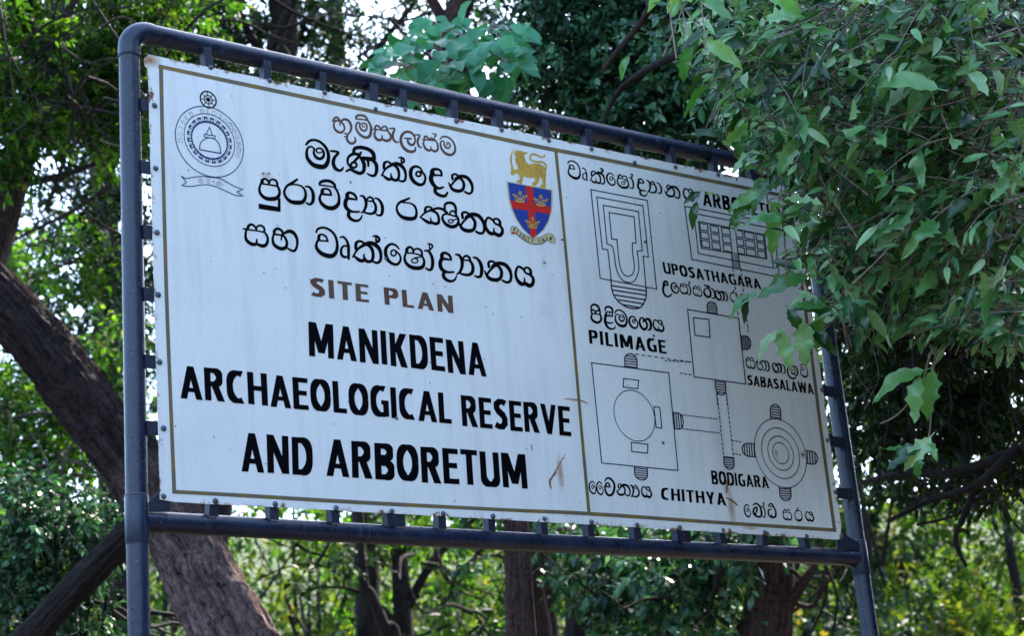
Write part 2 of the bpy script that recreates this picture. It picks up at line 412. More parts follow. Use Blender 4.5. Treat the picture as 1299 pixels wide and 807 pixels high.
# ---------------------------------------------------------------- tubes
def tube_arrays(pts, rad, seg=10, rough=0.0, ridges=0.0, rng=None, sub=1, cap=True):
    """a smooth tapered tube through pts; rough and ridges push real relief into its skin"""
    pts = np.array(pts, float); rad = np.array(rad, float)
    n = len(pts)
    if sub > 1:
        T = np.linspace(0, n - 1, (n - 1) * sub + 1)
        P = []; Q = []
        for t in T:
            i = min(int(t), n - 2); u = t - i
            p0 = pts[max(i - 1, 0)]; p1 = pts[i]; p2 = pts[i + 1]; p3 = pts[min(i + 2, n - 1)]
            P.append(0.5 * ((2 * p1) + (-p0 + p2) * u + (2 * p0 - 5 * p1 + 4 * p2 - p3) * u * u + (-p0 + 3 * p1 - 3 * p2 + p3) * u ** 3))
            Q.append(rad[i] * (1 - u) + rad[i + 1] * u)
        pts = np.array(P); rad = np.array(Q); n = len(pts)
    tan = np.gradient(pts, axis=0)
    tan /= np.linalg.norm(tan, axis=1)[:, None] + 1e-9
    ref = np.array([0.31, 0.2, 0.93]) if abs(tan[0][2]) < 0.9 else np.array([1.0, 0.1, 0])
    a = np.cross(tan[0], ref); a /= np.linalg.norm(a)
    A = []
    for t in tan:
        a = a - t * np.dot(a, t); a /= np.linalg.norm(a) + 1e-9
        A.append(a)
    A = np.array(A); B = np.cross(tan, A)
    th = np.linspace(0, 2 * np.pi, seg, endpoint=False)
    r = rad[:, None] * np.ones(seg)[None, :]
    L = np.concatenate([[0], np.cumsum(np.linalg.norm(np.diff(pts, axis=0), axis=1))])
    if rough > 0:
        rg = rng or random
        for o in range(5):
            kx = rg.choice([1, 2, 3, 4, 5]); kz = rg.uniform(1.0, 5.0) * (o + 1) * 0.6; ph = rg.uniform(0, 6.28)
            r *= 1 + rough * 0.35 * np.sin(kx * th[None, :] + kz * L[:, None] + ph) / (1 + o * 0.3)
    if ridges > 0:
        rs = np.random.RandomState(int((rng or random).random() * 1e6))
        nz = rs.rand(n, seg)
        k = 6 if n > 60 else 2
        nz = np.array([np.convolve(np.pad(nz[:, j], k, mode='edge'), np.ones(2 * k + 1) / (2 * k + 1), 'valid') for j in range(seg)]).T
        nz = (nz - nz.mean()) / (nz.std() + 1e-6)
        r *= 1 + ridges * nz
    V = pts[:, None, :] + r[:, :, None] * (np.cos(th)[None, :, None] * A[:, None, :] + np.sin(th)[None, :, None] * B[:, None, :])
    V = V.reshape(-1, 3)
    i = np.arange(n - 1)[:, None] * seg + np.arange(seg)[None, :]
    j = np.arange(n - 1)[:, None] * seg + (np.arange(seg)[None, :] + 1) % seg
    F = np.stack([i, j, j + seg, i + seg], -1).reshape(-1, 4)
    U = np.column_stack([np.tile(np.arange(seg) / seg, n), np.repeat(L, seg)])
    return V, F, U
class Tubes:
    def __init__(s): s.V = []; s.F = []; s.U = []; s.n = 0
    def add(s, *a, **k):
        V, F, U = tube_arrays(*a, **k)
        s.V.append(V); s.F.append(F + s.n); s.U.append(U); s.n += len(V)
    def build(s, name, mat, parent=None, smooth=True):
        V = np.concatenate(s.V); F = np.concatenate(s.F); U = np.concatenate(s.U)
        me = fastmesh(name, V, F, mat, smooth=smooth)
        uv = me.uv_layers.new(name="UVMap")
        uu = U[F.ravel()]
        # keep the seam from wrapping backwards
        q = uu.reshape(-1, 4, 2)
        wrap = (q[:, :, 0].max(1) - q[:, :, 0].min(1)) > 0.5
        q[wrap, :, 0] = np.where(q[wrap, :, 0] < 0.5, q[wrap, :, 0] + 1, q[wrap, :, 0])
        uv.data.foreach_set("uv", np.ascontiguousarray(q.reshape(-1), np.float32))
        return link(name, me, parent)
# ---------------------------------------------------------------- the signboard
YP = 0.032                                    # the pipe frame's axis stands this far behind the sheet's face
base_l = onplane(176, 807, YP)
SIGN = empty("signboard", (float(onplane(163, 60, YP)[0]), YP, 0.0))
tag(SIGN, "large white enamel signboard with black lettering and a site plan in a blue-grey pipe frame", "signboard")

def pipe_line(p, q, Y=YP):
    a = onplane(*p, Y); c = onplane(*q, Y)
    return a, c
def rad_at(pt, wpx):
    return 0.5 * wpx * np.linalg.norm(pt - CAM) / FPX
RP = 0.0278
def build_frame():
    rg = random.Random(5)
    lx_top = onplane(163.5, 60, YP); lx_bot = onplane(174.5, 690, YP)
    # posts are upright: one x each, taken from the middle of what shows
    def line_x(a, c, z):
        t = (z - a[2]) / (c[2] - a[2]); return a[0] + (c[0] - a[0]) * t
    tl = onplane(180, 41, YP); tr = onplane(900, 196, YP)
    bl = onplane(240, 665, YP); br = onplane(1040, 706, YP)
    r1 = onplane(1081.5, 650, YP); r2 = onplane(1104, 807, YP)
    def top_z(x): return tl[2] + (tr[2] - tl[2]) * (x - tl[0]) / (tr[0] - tl[0])
    def bot_z(x): return bl[2] + (br[2] - bl[2]) * (x - bl[0]) / (br[0] - bl[0])
    xl = lambda z: line_x(lx_top, lx_bot, z)
    xr = lambda z: line_x(r1, r2, z)
    zl = top_z(xl(4)); zr = top_z(xr(4))
    print("frame", xl(0), xl(4), xr(0), xr(4), zl, zr, bot_z(xl(3)), bot_z(xr(3)))
    e = 0.055
    T = Tubes(); T.add([(xl(0), YP, -0.4), (xl(1.2), YP, 1.2), (xl(2.5), YP, 2.5), (xl(zl), YP, zl - e)], [RP] * 4, seg=40, sub=6)
    T.build("post", PIPE, SIGN)
    T = Tubes(); T.add([(xr(0), YP, -0.4), (xr(1.2), YP, 1.2), (xr(2.5), YP, 2.5), (xr(zr), YP, zr - e)], [RP] * 4, seg=40, sub=6)
    T.build("post", PIPE, SIGN)
    T = Tubes(); T.add([(xl(zl) + e, YP, top_z(xl(zl) + e)), ((xl(4) + xr(4)) / 2, YP, top_z((xl(4) + xr(4)) / 2) - 0.004), (xr(zr) - e, YP, top_z(xr(zr) - e))], [RP] * 3, seg=40, sub=8)
    T.build("top_rail", PIPE, SIGN)
    zb, zb2 = bot_z(xl(2.5)), bot_z(xr(2.5))
    T = Tubes(); T.add([(xl(zb) + RP * 0.8, YP, zb), ((xl(2) + xr(2)) / 2, YP, (zb + zb2) / 2 - 0.003), (xr(zb2) - RP * 0.8, YP, zb2)], [RP * 0.96] * 3, seg=40, sub=8)
    T.build("bottom_rail", PIPE, SIGN)
    for side, x, z in ((1, xl(zl), zl), (-1, xr(zr), zr)):
        T = Tubes()
        P = []; Q = []
        for k in range(11):
            a = k / 10 * math.pi / 2
            P.append((x + side * e * (1 - math.cos(a)) , YP, z - e + e * math.sin(a) + (top_z(x + side * e) - z) * (k / 10)))
            Q.append(RP * 1.08)
        P = [(x, YP, z - e - 0.022)] + P + [(x + side * (e + 0.012), YP, P[-1][2])]
        Q = [RP * 1.09] + Q + [RP * 1.06]
        T.add(P, Q, seg=40, sub=2)
        o = T.build("elbow", PIPE, SIGN)
        G = Tubes(); G.add([(x, YP, z - e - 0.026), (x, YP, z - e - 0.0225)], [RP * 1.15, RP * 1.15], seg=40)
        G.build("weld_ring", BRKT, o)
    # tees where the lower rail meets the posts
    for side, x, z, dz in ((1, xl(zb), zb, 0.065), (-1, xr(zb2), zb2, 0.055)):
        T = Tubes()
        T.add([(x, YP, z - 0.056), (x, YP, z - 0.05), (x, YP, z + dz - 0.006), (x, YP, z + dz)], [RP * 1.01, RP * 1.085, RP * 1.085, RP * 1.01], seg=40)
        T.add([(x + side * RP * 0.6, YP, z), (x + side * (RP + 0.034), YP, z), (x + side * (RP + 0.042), YP, z)], [RP * 1.03, RP * 1.03, RP * 0.97], seg=32)
        o = T.build("tee_joint", PIPE, SIGN)
        G = Tubes(); G.add([(x, YP, z + dz - 0.001), (x, YP, z + dz + 0.002)], [RP * 1.07, RP * 1.07], seg=40)
        G.build("weld_ring", STEEL, o)
        G = Tubes(); G.add([(x, YP, z - 0.059), (x, YP, z - 0.056)], [RP * 1.06, RP * 1.06], seg=40)
        G.build("weld_ring", BRKT, o)
    return xl, xr, top_z, bot_z
XL, XR, TOPZ, BOTZ = build_frame()

# the sheet, 1.5 mm steel with slightly wandering edges
def sheet():
    rg = random.Random(11)
    pix = []
    def edge(a, c, n, bow):
        for k in range(n):
            t = k / n
            s = math.sin(math.pi * t)
            pix.append((a[0] + (c[0] - a[0]) * t + bow[0] * s + rg.uniform(-.35, .35), a[1] + (c[1] - a[1]) * t + bow[1] * s + rg.uniform(-.35, .35)))
    edge((188, 68.5), (1008, 238.6), 60, (0, 0.8))
    edge((1008, 238.6), (1069.5, 684), 24, (0.5, 0))
    pix.append((1066, 685))
    edge((1066, 685), (205, 636.5), 50, (0, -1.2))
    pix.append((203.3, 634))
    edge((203.3, 634), (188, 88), 24, (-0.5, 0))
    pix += [(187.2, 86), (184, 84), (182.5, 76), (184.5, 71), (186, 73)]
    P = [b2(*p) for p in pix]
    n = len(P)
    T = 0.0015
    V = [(x, 0.0, z) for x, z in P] + [(x, T, z) for x, z in P]
    tri = tessellate_polygon([[Vector((x, z, 0)) for x, z in P]])
    F = []
    for t in tri:
        a, b_, c = t
        ax, az = P[a]; bx, bz = P[b_]; cx, cz = P[c]
        if (bx - ax) * (cz - az) - (bz - az) * (cx - ax) < 0: b_, c = c, b_
        F.append((a, b_, c)); F.append((a + n, c + n, b_ + n))
    for k in range(n):
        F.append((k, (k + 1) % n, (k + 1) % n + n, k + n))
    me = mesh("sheet", V, F, SHEET)
    return link("sheet", me, SIGN)
SH = sheet()

# ---- flat paint on the sheet
class Paint:
    """shapes painted on the sheet, each a hair above the one before"""
    step = 0
    def __init__(s): s.V = []; s.F = []
    def poly(s, pts, lift=0.0):
        if len(pts) < 3: return
        y = -0.0005 - lift - len(s.F) * 0 - 4e-6 * (Paint.step % 60)
        Paint.step += 1
        k = len(s.V)
        s.V += [(x, y, z) for x, z in pts]
        for t in tessellate_polygon([[Vector((x, z, 0)) for x, z in pts]]):
            a, b_, c = t
            if (pts[b_][0] - pts[a][0]) * (pts[c][1] - pts[a][1]) - (pts[b_][1] - pts[a][1]) * (pts[c][0] - pts[a][0]) < 0: b_, c = c, b_
            s.F.append((k + a, k + b_, k + c))
    def quads(s, L, Rr, lift=0.0):
        y = -0.0005 - lift - 4e-6 * (Paint.step % 60)
        Paint.step += 1
        k = len(s.V); n = len(L)
        s.V += [(x, y, z) for x, z in L] + [(x, y, z) for x, z in Rr]
        for i in range(n - 1):
            q = [k + i, k + n + i, k + n + i + 1, k + i + 1]
            a, b_, c = s.V[q[0]], s.V[q[1]], s.V[q[2]]
            if (b_[0] - a[0]) * (c[2] - a[2]) - (b_[2] - a[2]) * (c[0] - a[0]) < 0: q.reverse()
            s.F.append(tuple(q))
    def build(s, name, mat, label=None, parent=None):
        o = link(name, mesh(name, s.V, s.F, mat), parent or SH)
        if label: o["label"] = label
        return o

def catmull(pts, sub=5):
    out = []
    n = len(pts)
    P = np.array(pts, float)
    closed = False
    for i in range(n - 1):
        p0 = P[max(i - 1, 0)]; p1 = P[i]; p2 = P[i + 1]; p3 = P[min(i + 2, n - 1)]
        for k in range(sub):
            u = k / sub
            out.append(0.5 * ((2 * p1) + (-p0 + p2) * u + (2 * p0 - 5 * p1 + 4 * p2 - p3) * u * u + (-p0 + 3 * p1 - 3 * p2 + p3) * u ** 3))
    out.append(P[-1])
    return np.array(out)
def ribbon(pts, sub=5, caps=True):
    """pts (x, y, width) -> left and right outlines with round ends; plain 2-D"""
    C = catmull(pts, sub) if sub > 1 else np.array(pts, float)
    p = C[:, :2]; wv = C[:, 2]
    t = np.gradient(p, axis=0); t /= np.linalg.norm(t, axis=1)[:, None] + 1e-9
    nrm = np.column_stack([-t[:, 1], t[:, 0]])
    L = p + nrm * wv[:, None] / 2; Rr = p - nrm * wv[:, None] / 2
    if caps:
        def capl(c, tt, nn, wd, sgn):
            A = []; B = []
            for a in (0.0, 0.35, 0.7):
                q = c + tt * sgn * wd / 2 * math.cos(a * math.pi / 2)
                h = wd / 2 * math.sin(a * math.pi / 2)
                A.append(q + nn * h); B.append(q - nn * h)
            return A, B
        A, B = capl(p[0], t[0], nrm[0], wv[0], -1)
        L = np.concatenate([A, L]); Rr = np.concatenate([B, Rr])
        A, B = capl(p[-1], t[-1], nrm[-1], wv[-1], 1)
        L = np.concatenate([L, A[::-1]]); Rr = np.concatenate([Rr, B[::-1]])
    return L, Rr

GL = {}
def glyph(name, ox, oy, s, strokes, polys=()):
    """a letter traced in a crop of the photograph (crop origin ox, oy; s crop units per pixel), kept in board metres"""
    out = []
    for st in strokes:
        if st[0] == 'ring':
            _, cx, cy, rx, ry, wd = st
            st = [(cx + rx * math.cos(a), cy + ry * math.sin(a), wd) for a in np.linspace(0, 2 * math.pi, 13)]
        L, Rr = ribbon(st)
        L = [b2(ox + x / s, oy + y / s) for x, y in L]; Rr = [b2(ox + x / s, oy + y / s) for x, y in Rr]
        out.append(('q', np.array(L), np.array(Rr)))
    for po in polys:
        out.append(('p', np.array([b2(ox + x / s, oy + y / s) for x, y in po]), None))
    allp = np.concatenate([np.concatenate([a, b_]) if b_ is not None else a for _, a, b_ in out])
    lo, hi = allp.min(0), allp.max(0)
    ys = [oy + y / s for st in strokes if st[0] != 'ring' for _, y, _w in st for y in (y - _w / 2, y + _w / 2)] + [oy + q[1] / s for po in polys for q in po]
    xs = [ox + x / s for st in strokes if st[0] != 'ring' for x, _, _w in st] + [ox + q[0] / s for po in polys for q in po]
    GL[name] = (out, lo, hi)
    GPX[name] = (max(ys) - min(ys), local_scale((max(xs) + min(xs)) / 2, (max(ys) + min(ys)) / 2))
    return out
GPX = {}
def local_scale(x, y):
    return abs(b2(x, y - 10)[1] - b2(x, y + 10)[1]) / 20
def emit(P, shapes, f=lambda v: v, lift=0.0):
    for k, a, b_ in shapes:
        if k == 'q': P.quads([tuple(f(v)) for v in a], [tuple(f(v)) for v in b_], lift)
        else: P.poly([tuple(f(v)) for v in a], lift)
def put(P, name, px, py, hpx, wx=1.0, rot=0.0, lift=0.0):
    """copy a traced letter to another place: centre and height given in photograph pixels"""
    sh, lo, hi = GL[name]
    c0 = (lo + hi) / 2
    c = np.array(b2(px, py))
    k = hpx / GPX[name][0] * local_scale(px, py) / GPX[name][1]
    cr, sr = math.cos(rot), math.sin(rot)
    def f(v):
        d = (v - c0) * np.array([k * wx, k])
        return np.array([c[0] + d[0] * cr - d[1] * sr, c[1] + d[0] * sr + d[1] * cr])
    emit(P, sh, f, lift)

A = (415, 135, 11.53); B = (500, 145, 11.53); C_ = (380, 165, 11.53); D = (470, 180, 11.53); E_ = (530, 190, 11.53)
F_ = (320, 210, 11.53); G_ = (400, 220, 11.53); H_ = (495, 240, 11.53); I_ = (570, 245, 11.53); J_ = (300, 275, 11.53)
K_ = (390, 280, 11.53); L_ = (480, 295, 11.53); NN = (740, 380, 10.48); O_ = (740, 600, 12.99); P_ = (935, 630, 11.81); S_ = (835, 350, 10.83)

# first line, brown
l1 = []
l1 += glyph('bha', *A, [[(80, 210, 26), (112, 165, 30), (150, 160, 30), (185, 205, 26)], [(190, 215, 26), (120, 205, 26), (95, 280, 30), (130, 350, 34), (200, 380, 36), (250, 335, 26), (240, 265, 26), (195, 220, 26), (185, 275, 18)],
    [(200, 215, 28), (250, 185, 36), (310, 205, 36), (350, 280, 36), (340, 360, 32), (300, 400, 26), (255, 390, 20)], [(75, 212, 18), (130, 210, 22)]])
l1 += glyph('uu', *A, [[(255, 440, 22), (295, 440, 26), (300, 400, 26)], [(290, 430, 30), (290, 480, 34), (320, 525, 38), (370, 540, 38), (412, 505, 34), (402, 445, 16)]])
l1 += glyph('mi', *A, [[(425, 180, 26), (428, 140, 34), (480, 125, 34), (550, 140, 34), (590, 190, 30)], [(420, 180, 22), (500, 185, 20), (590, 200, 24)],
    [(590, 200, 28), (632, 270, 34), (640, 350, 40), (620, 430, 45), (560, 452, 40), (480, 410, 34), (425, 330, 30), (425, 260, 28), (450, 232, 24), (485, 245, 20)],
    [(480, 245, 22), (475, 290, 25), (500, 335, 28), (550, 355, 28), (580, 315, 25), (572, 262, 22), (530, 240, 22), (508, 262, 20), (522, 295, 18), (550, 292, 16)]])
l1 += glyph('sa1', *A, [[(665, 330, 20), (760, 338, 20), (885, 355, 22)], [(700, 330, 26), (705, 290, 28), (740, 280, 28), (785, 325, 24)], [(785, 335, 22), (815, 295, 26), (860, 295, 28), (885, 345, 28)],
    [(710, 335, 25), (690, 400, 32), (710, 460, 38), (760, 490, 40), (800, 470, 34), (800, 415, 14)], [(800, 475, 30), (860, 500, 40), (920, 480, 38), (928, 420, 32), (885, 358, 25)]])
l1 += glyph('ae', *A, [[(915, 322, 24), (985, 325, 28), (960, 400, 38), (965, 470, 34), (1000, 515, 30), (1040, 518, 20)]])
l1 += glyph('la', *B, [[(150, 347, 18), (205, 350, 24), (240, 355, 34)], [(198, 350, 25), (203, 405, 34), (245, 445, 36), (288, 430, 34), (306, 375, 26), (290, 310, 30), (240, 262, 34), (170, 255, 38), (112, 305, 42), (96, 380, 42), (120, 460, 42), (180, 525, 45), (250, 545, 42), (300, 530, 36), (315, 480, 18)]])
l1 += glyph('ae2', *B, [[(305, 298, 20), (372, 305, 26), (345, 370, 35), (345, 430, 32), (372, 475, 28), (400, 478, 16)]])
l1 += glyph('s_', *B, [[(415, 365, 18), (520, 375, 20), (605, 380, 22)], [(438, 362, 24), (445, 325, 28), (478, 325, 26), (505, 368, 22)], [(510, 370, 22), (535, 345, 26), (560, 355, 26), (580, 375, 22)], [(590, 370, 18), (590, 325, 16), (615, 315, 16), (610, 288, 16), (580, 282, 16), (553, 276, 14)], [(590, 325, 14), (592, 290, 14)],
    [(440, 375, 24), (426, 430, 28), (460, 500, 34), (515, 528, 34), (537, 500, 22), (530, 465, 12)], [(540, 512, 28), (595, 540, 34), (636, 510, 32), (632, 430, 26), (600, 380, 22)]])
l1 += glyph('ma1', *B, [[(670, 360, 18), (710, 325, 24), (780, 330, 26), (850, 385, 26), (888, 470, 30), (883, 550, 36), (830, 592, 38), (750, 568, 38), (692, 500, 32), (676, 420, 26), (700, 387, 20), (732, 398, 18)],
    [(730, 400, 20), (732, 450, 26), (770, 490, 28), (812, 480, 24), (815, 435, 20), (780, 408, 18), (765, 435, 16), (790, 452, 14)]])
P = Paint(); emit(P, l1); P.build("lettering", BROWN, "small brown first line in curly script")

# second line, black
l2 = []
l2 += glyph('ma', *C_, [[(97, 208, 36), (140, 160, 42), (210, 142, 36), (300, 172, 40), (380, 250, 44), (420, 350, 50), (415, 450, 60), (370, 525, 72), (290, 535, 74), (190, 500, 64), (120, 420, 54), (102, 340, 46), (118, 265, 36), (165, 240, 28), (215, 270, 26)],
    [(213, 275, 30), (207, 335, 36), (240, 395, 44), (300, 418, 46), (350, 380, 42), (348, 310, 34), (310, 268, 30), (262, 268, 28), (242, 300, 26), (275, 333, 22), (325, 318, 20)]])
l2 += glyph('ae3', *C_, [[(455, 303, 30), (565, 325, 40), (510, 400, 50), (492, 480, 55), (520, 555, 54), (580, 590, 44), (625, 570, 36), (636, 538, 20)]])
l2 += glyph('ni', *C_, [[(788, 320, 46), (812, 265, 56), (900, 252, 54), (1010, 282, 56), (1075, 340, 60), (1090, 420, 58)], [(897, 325, 32), (860, 390, 42), (800, 455, 40), (770, 480, 34)], ('ring', 792, 510, 42, 40, 34),
    [(870, 355, 44), (780, 348, 46), (710, 400, 40), (705, 480, 36), (745, 540, 36)], [(683, 602, 32), (740, 575, 38), (820, 612, 50), (890, 630, 54), (938, 590, 54), (942, 500, 58), (905, 420, 48), (860, 372, 40)],
    [(900, 405, 46), (960, 415, 62), (1070, 425, 66)], [(1060, 430, 54), (1118, 500, 54), (1125, 590, 54), (1098, 660, 46), (1040, 662, 38), (990, 635, 24)], [(1000, 440, 42), (1005, 525, 32)]])
l2 += glyph('k_', *D, [[(412, 230, 22), (450, 226, 30), (486, 255, 34), (486, 290, 36), (455, 302, 32), (448, 240, 22)], [(196, 385, 42), (200, 310, 42), (250, 288, 32), (300, 318, 32)],
    [(160, 492, 26), (215, 400, 30), (285, 345, 38), (360, 315, 50), (430, 335, 54), (490, 395, 48), (513, 480, 40), (502, 555, 40), (460, 577, 36), (415, 560, 26)], [(240, 375, 36), (330, 335, 40), (395, 390, 44), (415, 480, 40), (398, 545, 44), (350, 558, 44), (305, 525, 36), (297, 460, 18)],
    [(180, 485, 26), (230, 530, 46), (280, 548, 46), (312, 520, 36)]])
l2 += glyph('e', *D, [('ring', 700, 468, 36, 34, 30), [(760, 435, 22), (718, 375, 32), (650, 358, 40), (595, 400, 54), (587, 490, 56), (630, 575, 56), (710, 625, 48), (775, 608, 44), (800, 530, 36), (778, 465, 32), (725, 430, 26)]])
l2 += glyph('da', *D, [[(1040, 490, 34), (1028, 430, 36), (980, 398, 36), (915, 405, 54), (893, 440, 58), (910, 480, 54)], [(900, 478, 50), (960, 485, 30), (1038, 490, 28)], [(905, 450, 66), (882, 540, 66), (920, 625, 58), (990, 678, 42), (1062, 662, 30)], [(940, 680, 52), (952, 740, 52), (1020, 783, 46), (1090, 788, 44), (1123, 740, 32)]])
l2 += glyph('ta', *E_, [[(450, 478, 16), (467, 515, 32), (510, 578, 48), (590, 603, 52), (655, 580, 48), (672, 500, 44), (638, 432, 38), (590, 415, 34), (525, 470, 34), (488, 520, 30)], [(508, 430, 38), (502, 370, 36), (545, 355, 32), (590, 385, 32), (548, 415, 26)],
    [(545, 430, 30), (590, 395, 44), (645, 385, 52), (720, 407, 50), (778, 480, 46), (797, 560, 40), (782, 625, 38), (735, 638, 36), (685, 612, 30)]])
P = Paint(); emit(P, l2); P.build("lettering", INK, "bold black second line in curly script")

# third line
l3 = []
pa = glyph('pa', *F_, [[(142, 245, 56), (142, 215, 52)], [(140, 212, 42), (180, 192, 34), (228, 222, 32), (245, 265, 30)], [(245, 260, 30), (265, 212, 30), (310, 202, 32), (353, 232, 34), (368, 290, 32)], [(120, 262, 28), (250, 280, 24), (370, 300, 28)],
    [(122, 268, 34), (102, 340, 38), (122, 415, 44), (190, 475, 54), (280, 488, 60), (362, 470, 60), (398, 400, 42), (385, 330, 36), (365, 295, 28)]])
l3 += pa
l3 += glyph('u_foot', *F_, [], [[(92, 555), (370, 603), (372, 480), (413, 480), (413, 680), (92, 632)]])
l3 += glyph('ra', *F_, [[(655, 203, 34), (600, 240, 42), (505, 300, 38), (467, 380, 38), (490, 460, 42), (560, 525, 54), (650, 542, 66), (738, 528, 60), (778, 450, 44), (768, 360, 34), (710, 297, 28), (620, 275, 24), (540, 285, 20)]])
l3 += glyph('aa', *F_, [[(778, 306, 24), (830, 312, 36), (876, 370, 44), (892, 450, 54), (882, 530, 50), (840, 567, 38), (790, 545, 26)]])
l3 += glyph('vi', *G_, [[(62, 168, 30), (72, 130, 44), (140, 106, 48), (220, 116, 46), (276, 160, 44), (293, 205, 32)], [(60, 168, 26), (180, 182, 22), (290, 205, 24)], [(290, 208, 34), (333, 290, 36), (347, 380, 42), (328, 458, 58), (260, 505, 68), (170, 498, 62), (92, 440, 50), (62, 370, 42), (80, 305, 38)],
    [(97, 285, 54), (102, 245, 56)], [(105, 235, 40), (150, 222, 32), (207, 245, 34), (230, 310, 30)], [(100, 300, 38), (232, 314, 30)]])
l3 += glyph('da2', *G_, [[(465, 335, 62), (468, 300, 58), (505, 280, 42), (560, 300, 40), (598, 350, 38), (605, 385, 22)], [(470, 362, 44), (605, 384, 26)], [(455, 375, 62), (436, 440, 60), (462, 515, 58), (540, 558, 38), (640, 560, 30)], [(490, 570, 58), (485, 620, 54), (530, 672, 48), (600, 693, 40), (657, 668, 34), (683, 612, 20)]])
l3 += glyph('yan', *G_, [[(658, 325, 24), (702, 337, 36), (738, 400, 46), (738, 480, 46), (708, 550, 38), (672, 573, 24)], [(770, 400, 22), (755, 385, 26), (770, 357, 30), (805, 347, 32), (840, 372, 32), (843, 402, 28), (775, 402, 22)], [(840, 400, 34), (880, 470, 42), (875, 555, 48), (820, 588, 40), (750, 580, 32), (712, 566, 26)]])
l3 += glyph('aa2', *G_, [[(872, 362, 24), (920, 376, 34), (966, 440, 46), (982, 520, 50), (967, 598, 44), (924, 613, 32), (888, 597, 24)]])
P = Paint(); emit(P, l3); P.build("lettering", INK, "bold black curly word that begins the third line")
l3 = []
l3 += glyph('ra2', *H_, [[(278, 132, 30), (220, 157, 38), (135, 195, 40), (95, 260, 34), (110, 340, 40), (178, 408, 54), (280, 432, 62), (360, 418, 54), (384, 340, 38), (358, 250, 34), (290, 205, 24), (180, 193, 24)]])
l3 += glyph('ksi', *H_, [[(508, 315, 44), (520, 270, 38), (568, 256, 30), (610, 283, 32), (565, 312, 26)], [(437, 410, 24), (500, 350, 32), (560, 318, 32), (620, 300, 38), (700, 277, 38), (780, 300, 42), (828, 350, 42)], [(600, 305, 40), (680, 352, 40), (708, 420, 40), (703, 490, 48), (650, 503, 48), (598, 472, 30), (590, 412, 14)], [(450, 415, 26), (520, 465, 46), (580, 493, 46), (612, 480, 34)],
    [(830, 355, 30), (772, 380, 34), (766, 440, 40), (810, 508, 48), (890, 548, 54), (965, 533, 52), (998, 470, 40), (980, 405, 34), (958, 372, 30)], [(835, 362, 26), (960, 400, 28)], [(868, 362, 26), (880, 332, 28), (920, 316, 28), (957, 350, 32), (962, 395, 32)], [(797, 290, 32), (800, 225, 38), (850, 197, 42), (920, 212, 42), (955, 270, 40), (962, 350, 32)], ('ring', 885, 468, 36, 24, 20), [(925, 450, 18), (985, 430, 20)]])
GLH_ta = None
l3 += glyph('ya', *I_, [[(655, 418, 30), (620, 382, 34), (562, 358, 34), (528, 420, 40), (532, 500, 42), (580, 575, 54), (638, 595, 52), (650, 560, 32), (648, 512, 18)], [(655, 582, 48), (720, 618, 58), (767, 590, 54), (772, 520, 42), (728, 470, 36), (672, 447, 30), (645, 412, 30)], [(645, 412, 30), (660, 378, 32), (708, 378, 32), (737, 420, 42), (744, 478, 38)]])
P = Paint(); emit(P, l3); put(P, 'ta', 598.4, 282.5, 30.5)
P.build("lettering", INK, "bold black curly word that ends the third line")

# fourth line
l4 = []
l4 += glyph('sa', *J_, [[(97, 175, 24), (140, 180, 26)], [(162, 170, 46), (177, 130, 42), (225, 112, 36), (273, 150, 32), (290, 195, 30)], [(290, 182, 28), (302, 142, 30), (350, 127, 32), (398, 157, 34), (410, 212, 30)], [(140, 186, 26), (280, 202, 22), (400, 225, 26)],
    [(140, 200, 34), (130, 280, 40), (152, 350, 48), (220, 398, 54), (285, 398, 46), (297, 328, 22)], [(300, 400, 38), (380, 427, 54), (438, 400, 48), (456, 320, 38), (428, 250, 34), (390, 217, 28)]])
l4 += glyph('ha', *J_, [[(552, 240, 42), (552, 205, 46), (600, 172, 40), (658, 202, 38), (682, 250, 36)], [(540, 252, 30), (660, 270, 28)], [(670, 250, 36), (650, 340, 22)], [(540, 268, 34), (527, 330, 38), (550, 408, 48), (630, 462, 56), (706, 457, 56), (737, 390, 42), (708, 302, 36), (680, 272, 30)],
    [(688, 245, 34), (760, 212, 54), (828, 232, 52), (880, 310, 44), (887, 410, 38), (858, 488, 40), (812, 498, 36), (748, 462, 26)]])
P = Paint(); emit(P, l4); P.build("lettering", INK, "bold black curly word that begins the fourth line")
l4 = []
l4 += glyph('va', *K_, [[(127, 170, 28), (150, 122, 36), (230, 100, 34), (320, 132, 36), (398, 210, 38), (432, 320, 40), (428, 430, 50), (378, 507, 64), (290, 513, 68), (190, 468, 60), (130, 390, 48), (137, 315, 38), (160, 285, 36)], [(163, 270, 50), (168, 222, 46)], [(170, 210, 34), (210, 200, 30), (267, 230, 32), (292, 290, 28)], [(170, 288, 28), (300, 299, 24)]])
l4 += glyph('ri', *K_, [[(477, 248, 22), (520, 236, 30), (572, 290, 36), (598, 380, 46), (600, 480, 44), (602, 560, 34)], [(585, 375, 26), (532, 370, 32), (492, 420, 38), (500, 500, 42), (548, 533, 38), (585, 520, 28)]])
l4 += glyph('e2', *L_, [('ring', 220, 298, 38, 42, 26), [(300, 242, 22), (260, 192, 32), (190, 167, 36), (122, 212, 48), (102, 290, 54), (130, 388, 52), (200, 453, 44), (278, 463, 42), (322, 400, 36), (308, 325, 30), (255, 272, 24)]])
l4 += glyph('sha', *L_, [[(412, 285, 54), (417, 240, 48), (460, 212, 36), (497, 240, 34), (510, 292, 28)], [(510, 285, 28), (530, 247, 28), (580, 237, 30), (627, 270, 34), (638, 332, 32)], [(400, 298, 28), (520, 306, 22), (630, 337, 26)], [(395, 312, 34), (382, 370, 38), (402, 445, 46), (480, 507, 56), (580, 522, 60), (650, 495, 54), (668, 420, 38), (640, 347, 30)], [(620, 357, 20), (530, 372, 22)], ('ring', 530, 412, 46, 32, 20)])
